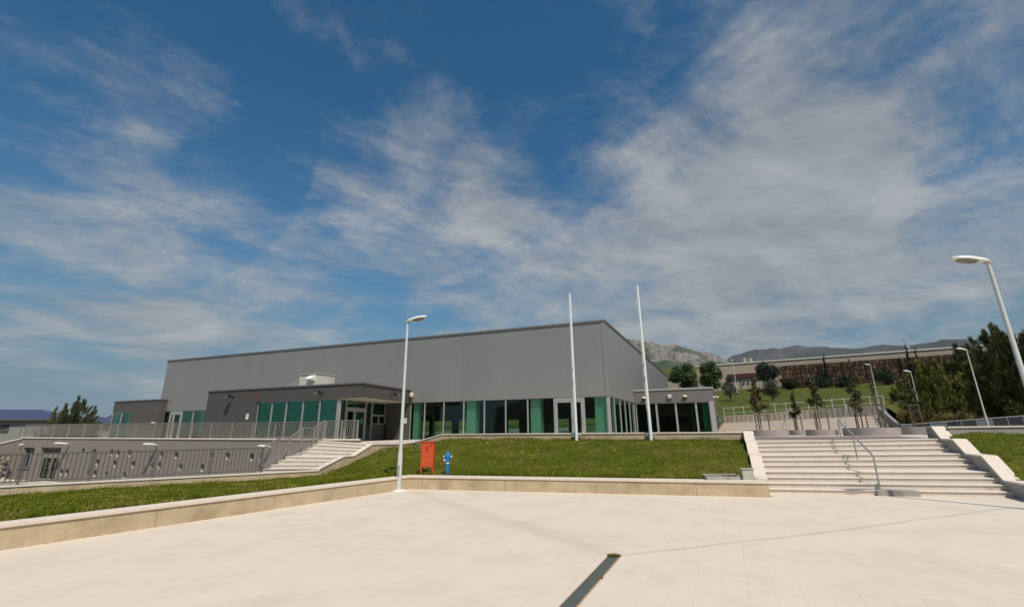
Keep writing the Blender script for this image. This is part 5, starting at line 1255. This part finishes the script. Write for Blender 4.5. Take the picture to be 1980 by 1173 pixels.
t = thing('dark_shed', 'dark louvred shed with a white post at the left edge below the blue roof', 'shed', (-56, 52, 0))
q(MB().box(-5.0, -.6, 0, 3, -2, 3.1), 'wall', BLACKM, t); mb = MB()
for i in range(9): mb.box(-5.0, -.6, -.08, -.001, .4 + i * .3, .52 + i * .3)
q(mb, 'louvres', TRIM, t); q(MB().bar((-.3, -.1, -2), (.3, -.1, 3.3), .3, .3), 'post', PAPER, t)

# ================================================================== MOUNTAINS
def ridge_range(name, prof, dist, depth, m, seed, amp):
    """prof: (azimuth deg, ridge height). A sheet of terrain from its foot up to the ridge and down behind"""
    g = np.random.default_rng(seed); az = np.radians([p[0] for p in prof]); hz = np.array([p[1] for p in prof]); nu, nv = 260, 60
    A = np.linspace(az[0], az[-1], nu); Hh = np.interp(A, az, hz)
    def fbm(n, m_, o):
        out = np.zeros((n, m_)); a = 1.0
        for k in range(o):
            c = g.normal(size=(3 * 2 ** k + 2, 6 * 2 ** k + 2)); y = np.linspace(0, c.shape[0] - 1.001, n); x = np.linspace(0, c.shape[1] - 1.001, m_)
            yi, xi = y.astype(int), x.astype(int); fy, fx = (y - yi)[:, None], (x - xi)[None]
            fy = fy * fy * (3 - 2 * fy); fx = fx * fx * (3 - 2 * fx)
            out += a * ((c[yi][:, xi] * (1 - fx) + c[yi][:, xi + 1] * fx) * (1 - fy) + (c[yi + 1][:, xi] * (1 - fx) + c[yi + 1][:, xi + 1] * fx) * fy); a *= .55
        return out
    t = np.linspace(0, 1.35, nv); prof_t = np.where(t < 1, t ** 1.25, 1 - (t - 1) * 1.2)
    Rr = dist - depth + depth * t
    nz = fbm(nv, nu, 6); ridge = np.abs(nz) * -1
    P = np.empty((nv, nu, 3)); P[..., 0] = np.sin(A)[None] * Rr[:, None]; P[..., 1] = np.cos(A)[None] * Rr[:, None]
    env = (np.minimum(t, 1) * (1 - .8 * np.exp(-((t - 1) / .12) ** 2)))[:, None]
    P[..., 2] = Hh[None] * prof_t[:, None] + ridge * amp * env + fbm(1, nu, 6) * amp * .10 - 2.5
    return grid_mesh(name, P, m, smooth=False)
ROCK = mat('karst_rock', (.165, .148, .128), .95, .45, vscale=.035, detail=10, col2=(.06, .068, .04), c2scale=.018, c2lo=.50, c2hi=.58)
FAR = mat('far_karst', (.062, .060, .060), .95, .45, vscale=.012, detail=10, col2=(.030, .036, .030), c2scale=.006, c2lo=.46, c2hi=.58)
WOOD = mat('wooded_slope', (.035, .055, .022), .95, .4, vscale=.05, detail=10, col2=(.09, .10, .05), c2scale=.02)
def az_of(px): return math.degrees(math.atan((px - 990) / 985.0))
def prof(pts, D, hor=lambda x: 831.6 - (x - 990) * .00987): return [(az_of(x), 1.9 + (hor(x) - y) * D / 985.0 / math.sqrt(1 + ((x - 990) / 985.0) ** 2)) for x, y in pts]
ridge_range('mountain', prof([(1100, 685), (1180, 650), (1225, 643), (1250, 647), (1280, 655), (1320, 663), (1360, 672), (1390, 680), (1412, 690), (1450, 715), (1500, 760), (1560, 815)], 1600), 1600, 420, ROCK, 3, 34)
ridge_range('wooded_foothill', prof([(1100, 730), (1200, 692), (1250, 690), (1300, 697), (1350, 709), (1420, 722), (1500, 780)], 1050), 1050, 350, WOOD, 5, 14)
ridge_range('far_mountain', prof([(1300, 720), (1380, 706), (1410, 697), (1430, 684), (1465, 674), (1495, 671), (1530, 670), (1565, 666), (1600, 667), (1640, 667), (1700, 666), (1760, 661), (1810, 656), (1861, 651), (1950, 646), (2100, 644)], 3600), 3600, 900, FAR, 8, 55)
ridge_range('west_hills', prof([(-60, 832), (60, 828), (150, 822), (185, 812), (200, 803), (215, 797), (232, 793), (260, 790), (320, 800), (420, 815), (560, 828)], 3300), 3300, 700, FAR, 12, 40)

# slope with houses south of the plaza: out of view, but it is what the hall's glass mirrors
SOUTH = mat('south_slope_scrub', (.045, .050, .022), .95, .4, vscale=.12, detail=9, col2=(.12, .085, .05), c2scale=.05, c2lo=.5, c2hi=.62)
grid_mesh('south_slope', loft([Vector((x, -62 - .002 * x * x, -1.0)) for x in range(-160, 161, 40)], [Vector((x * 1.5, -190, 24 + 6 * math.sin(x * .05))) for x in range(-160, 161, 40)], 60, 24, 3.0, .25), SOUTH)
hp = None
for k, (x, y, w, lab) in enumerate(((-46, -66, 6.5, 'westmost tiled house on the south slope mirrored in the annex glass'), (-27, -72, 5.0, 'small tiled house on the south slope mirrored in the annex glass'), (-8, -67, 7.0, 'wide tiled house on the south slope mirrored in the hall glass'), (14, -74, 5.5, 'tiled house on the south slope mirrored beside the glazed door'), (33, -68, 6.0, 'tiled house on the south slope mirrored in the right wing'))):
    if hp is None:
        hp = thing('tiled_house', lab, 'house', (x, y, 0), 0, 'houses mirrored in the glass')
        q(MB().box(-6, 6, -4, 4, -2, 5.2), 'wall', mat('house_render', (.34, .28, .21), .9, .1), hp)
        q(MB().add([Vector(p) for p in ((-6.6, -4.6, 5.2), (6.6, -4.6, 5.2), (6.6, 4.6, 5.2), (-6.6, 4.6, 5.2), (-2.4, 0, 7.4), (2.4, 0, 7.4))], [(0, 1, 5, 4), (1, 2, 5), (2, 3, 4, 5), (3, 0, 4), (3, 2, 1, 0)]), 'roof', mat('clay_tiles', (.20, .075, .04), .9, .2), hp)
        for wx in (-4.2, -.6, 3.0):
            for wz in (.6, 3.2): q(MB().box(wx, wx + 1.1, 4.0, 4.05, wz, wz + 1.4), 'window', PANEL, hp)
    else: dup(hp, (x, y, 0), 0, lab, (w / 6, 1, .8 + .1 * (k % 3)))

# ================================================================== GULL
t = thing('gull', 'white gull gliding high in the sky left of centre', 'bird', (-33.9, 80.0, 31.1), R(40))
body = MB().ball((0, 0, 0), (.26, .085, .085), 10).ball((.25, 0, .04), (.075, .06, .06), 8).add([Vector(p) for p in ((-.22, -.05, 0), (-.22, .05, 0), (-.42, .09, .01), (-.42, -.09, .01))], [(0, 1, 2, 3)])
body.tube([(.30, 0, .035), (.38, 0, .02)], [.02, .006], 5)
bo = q(body, 'body', WHITE, t, smooth=True)
for s in (-1, 1):
    q(MB().add([Vector((x, s * y, z)) for x, y, z in ((.12, .06, .03), (.16, .35, .14), (.02, .72, .10), (-.06, .70, .09), (-.05, .35, .12), (-.10, .06, .02), (.12, .06, .01), (.16, .35, .12), (.02, .72, .09), (-.06, .70, .08), (-.05, .35, .10), (-.10, .06, .0))],
               [(0, 1, 4, 5), (1, 2, 3, 4), (11, 10, 7, 6), (10, 9, 8, 7), (0, 6, 7, 1), (1, 7, 8, 2), (3, 9, 10, 4), (4, 10, 11, 5), (2, 8, 9, 3)]), 'wing', WHITE, t)

# ================================================================== HAZE
HAZE = bpy.data.materials.new('haze_air'); HAZE.use_nodes = True; nt = HAZE.node_tree
for n in list(nt.nodes):
    if n.type == 'BSDF_PRINCIPLED': nt.nodes.remove(n)
pv = nt.nodes.new('ShaderNodeVolumePrincipled'); pv.inputs['Color'].default_value = (.72, .82, .95, 1); pv.inputs['Density'].default_value = 0.000035; pv.inputs['Anisotropy'].default_value = 0.0
nt.links.new(pv.outputs[0], nt.nodes['Material Output'].inputs['Volume'])
HAZE_TOP = max(v.co.z for o_ in bpy.data.objects if o_.name in ('mountain', 'far_mountain', 'west_hills') for v in o_.data.vertices) + 15
hz = MB().box(-9500, 9500, -9500, 9500, -4, HAZE_TOP).build('haze', HAZE); hz['kind'] = 'stuff'
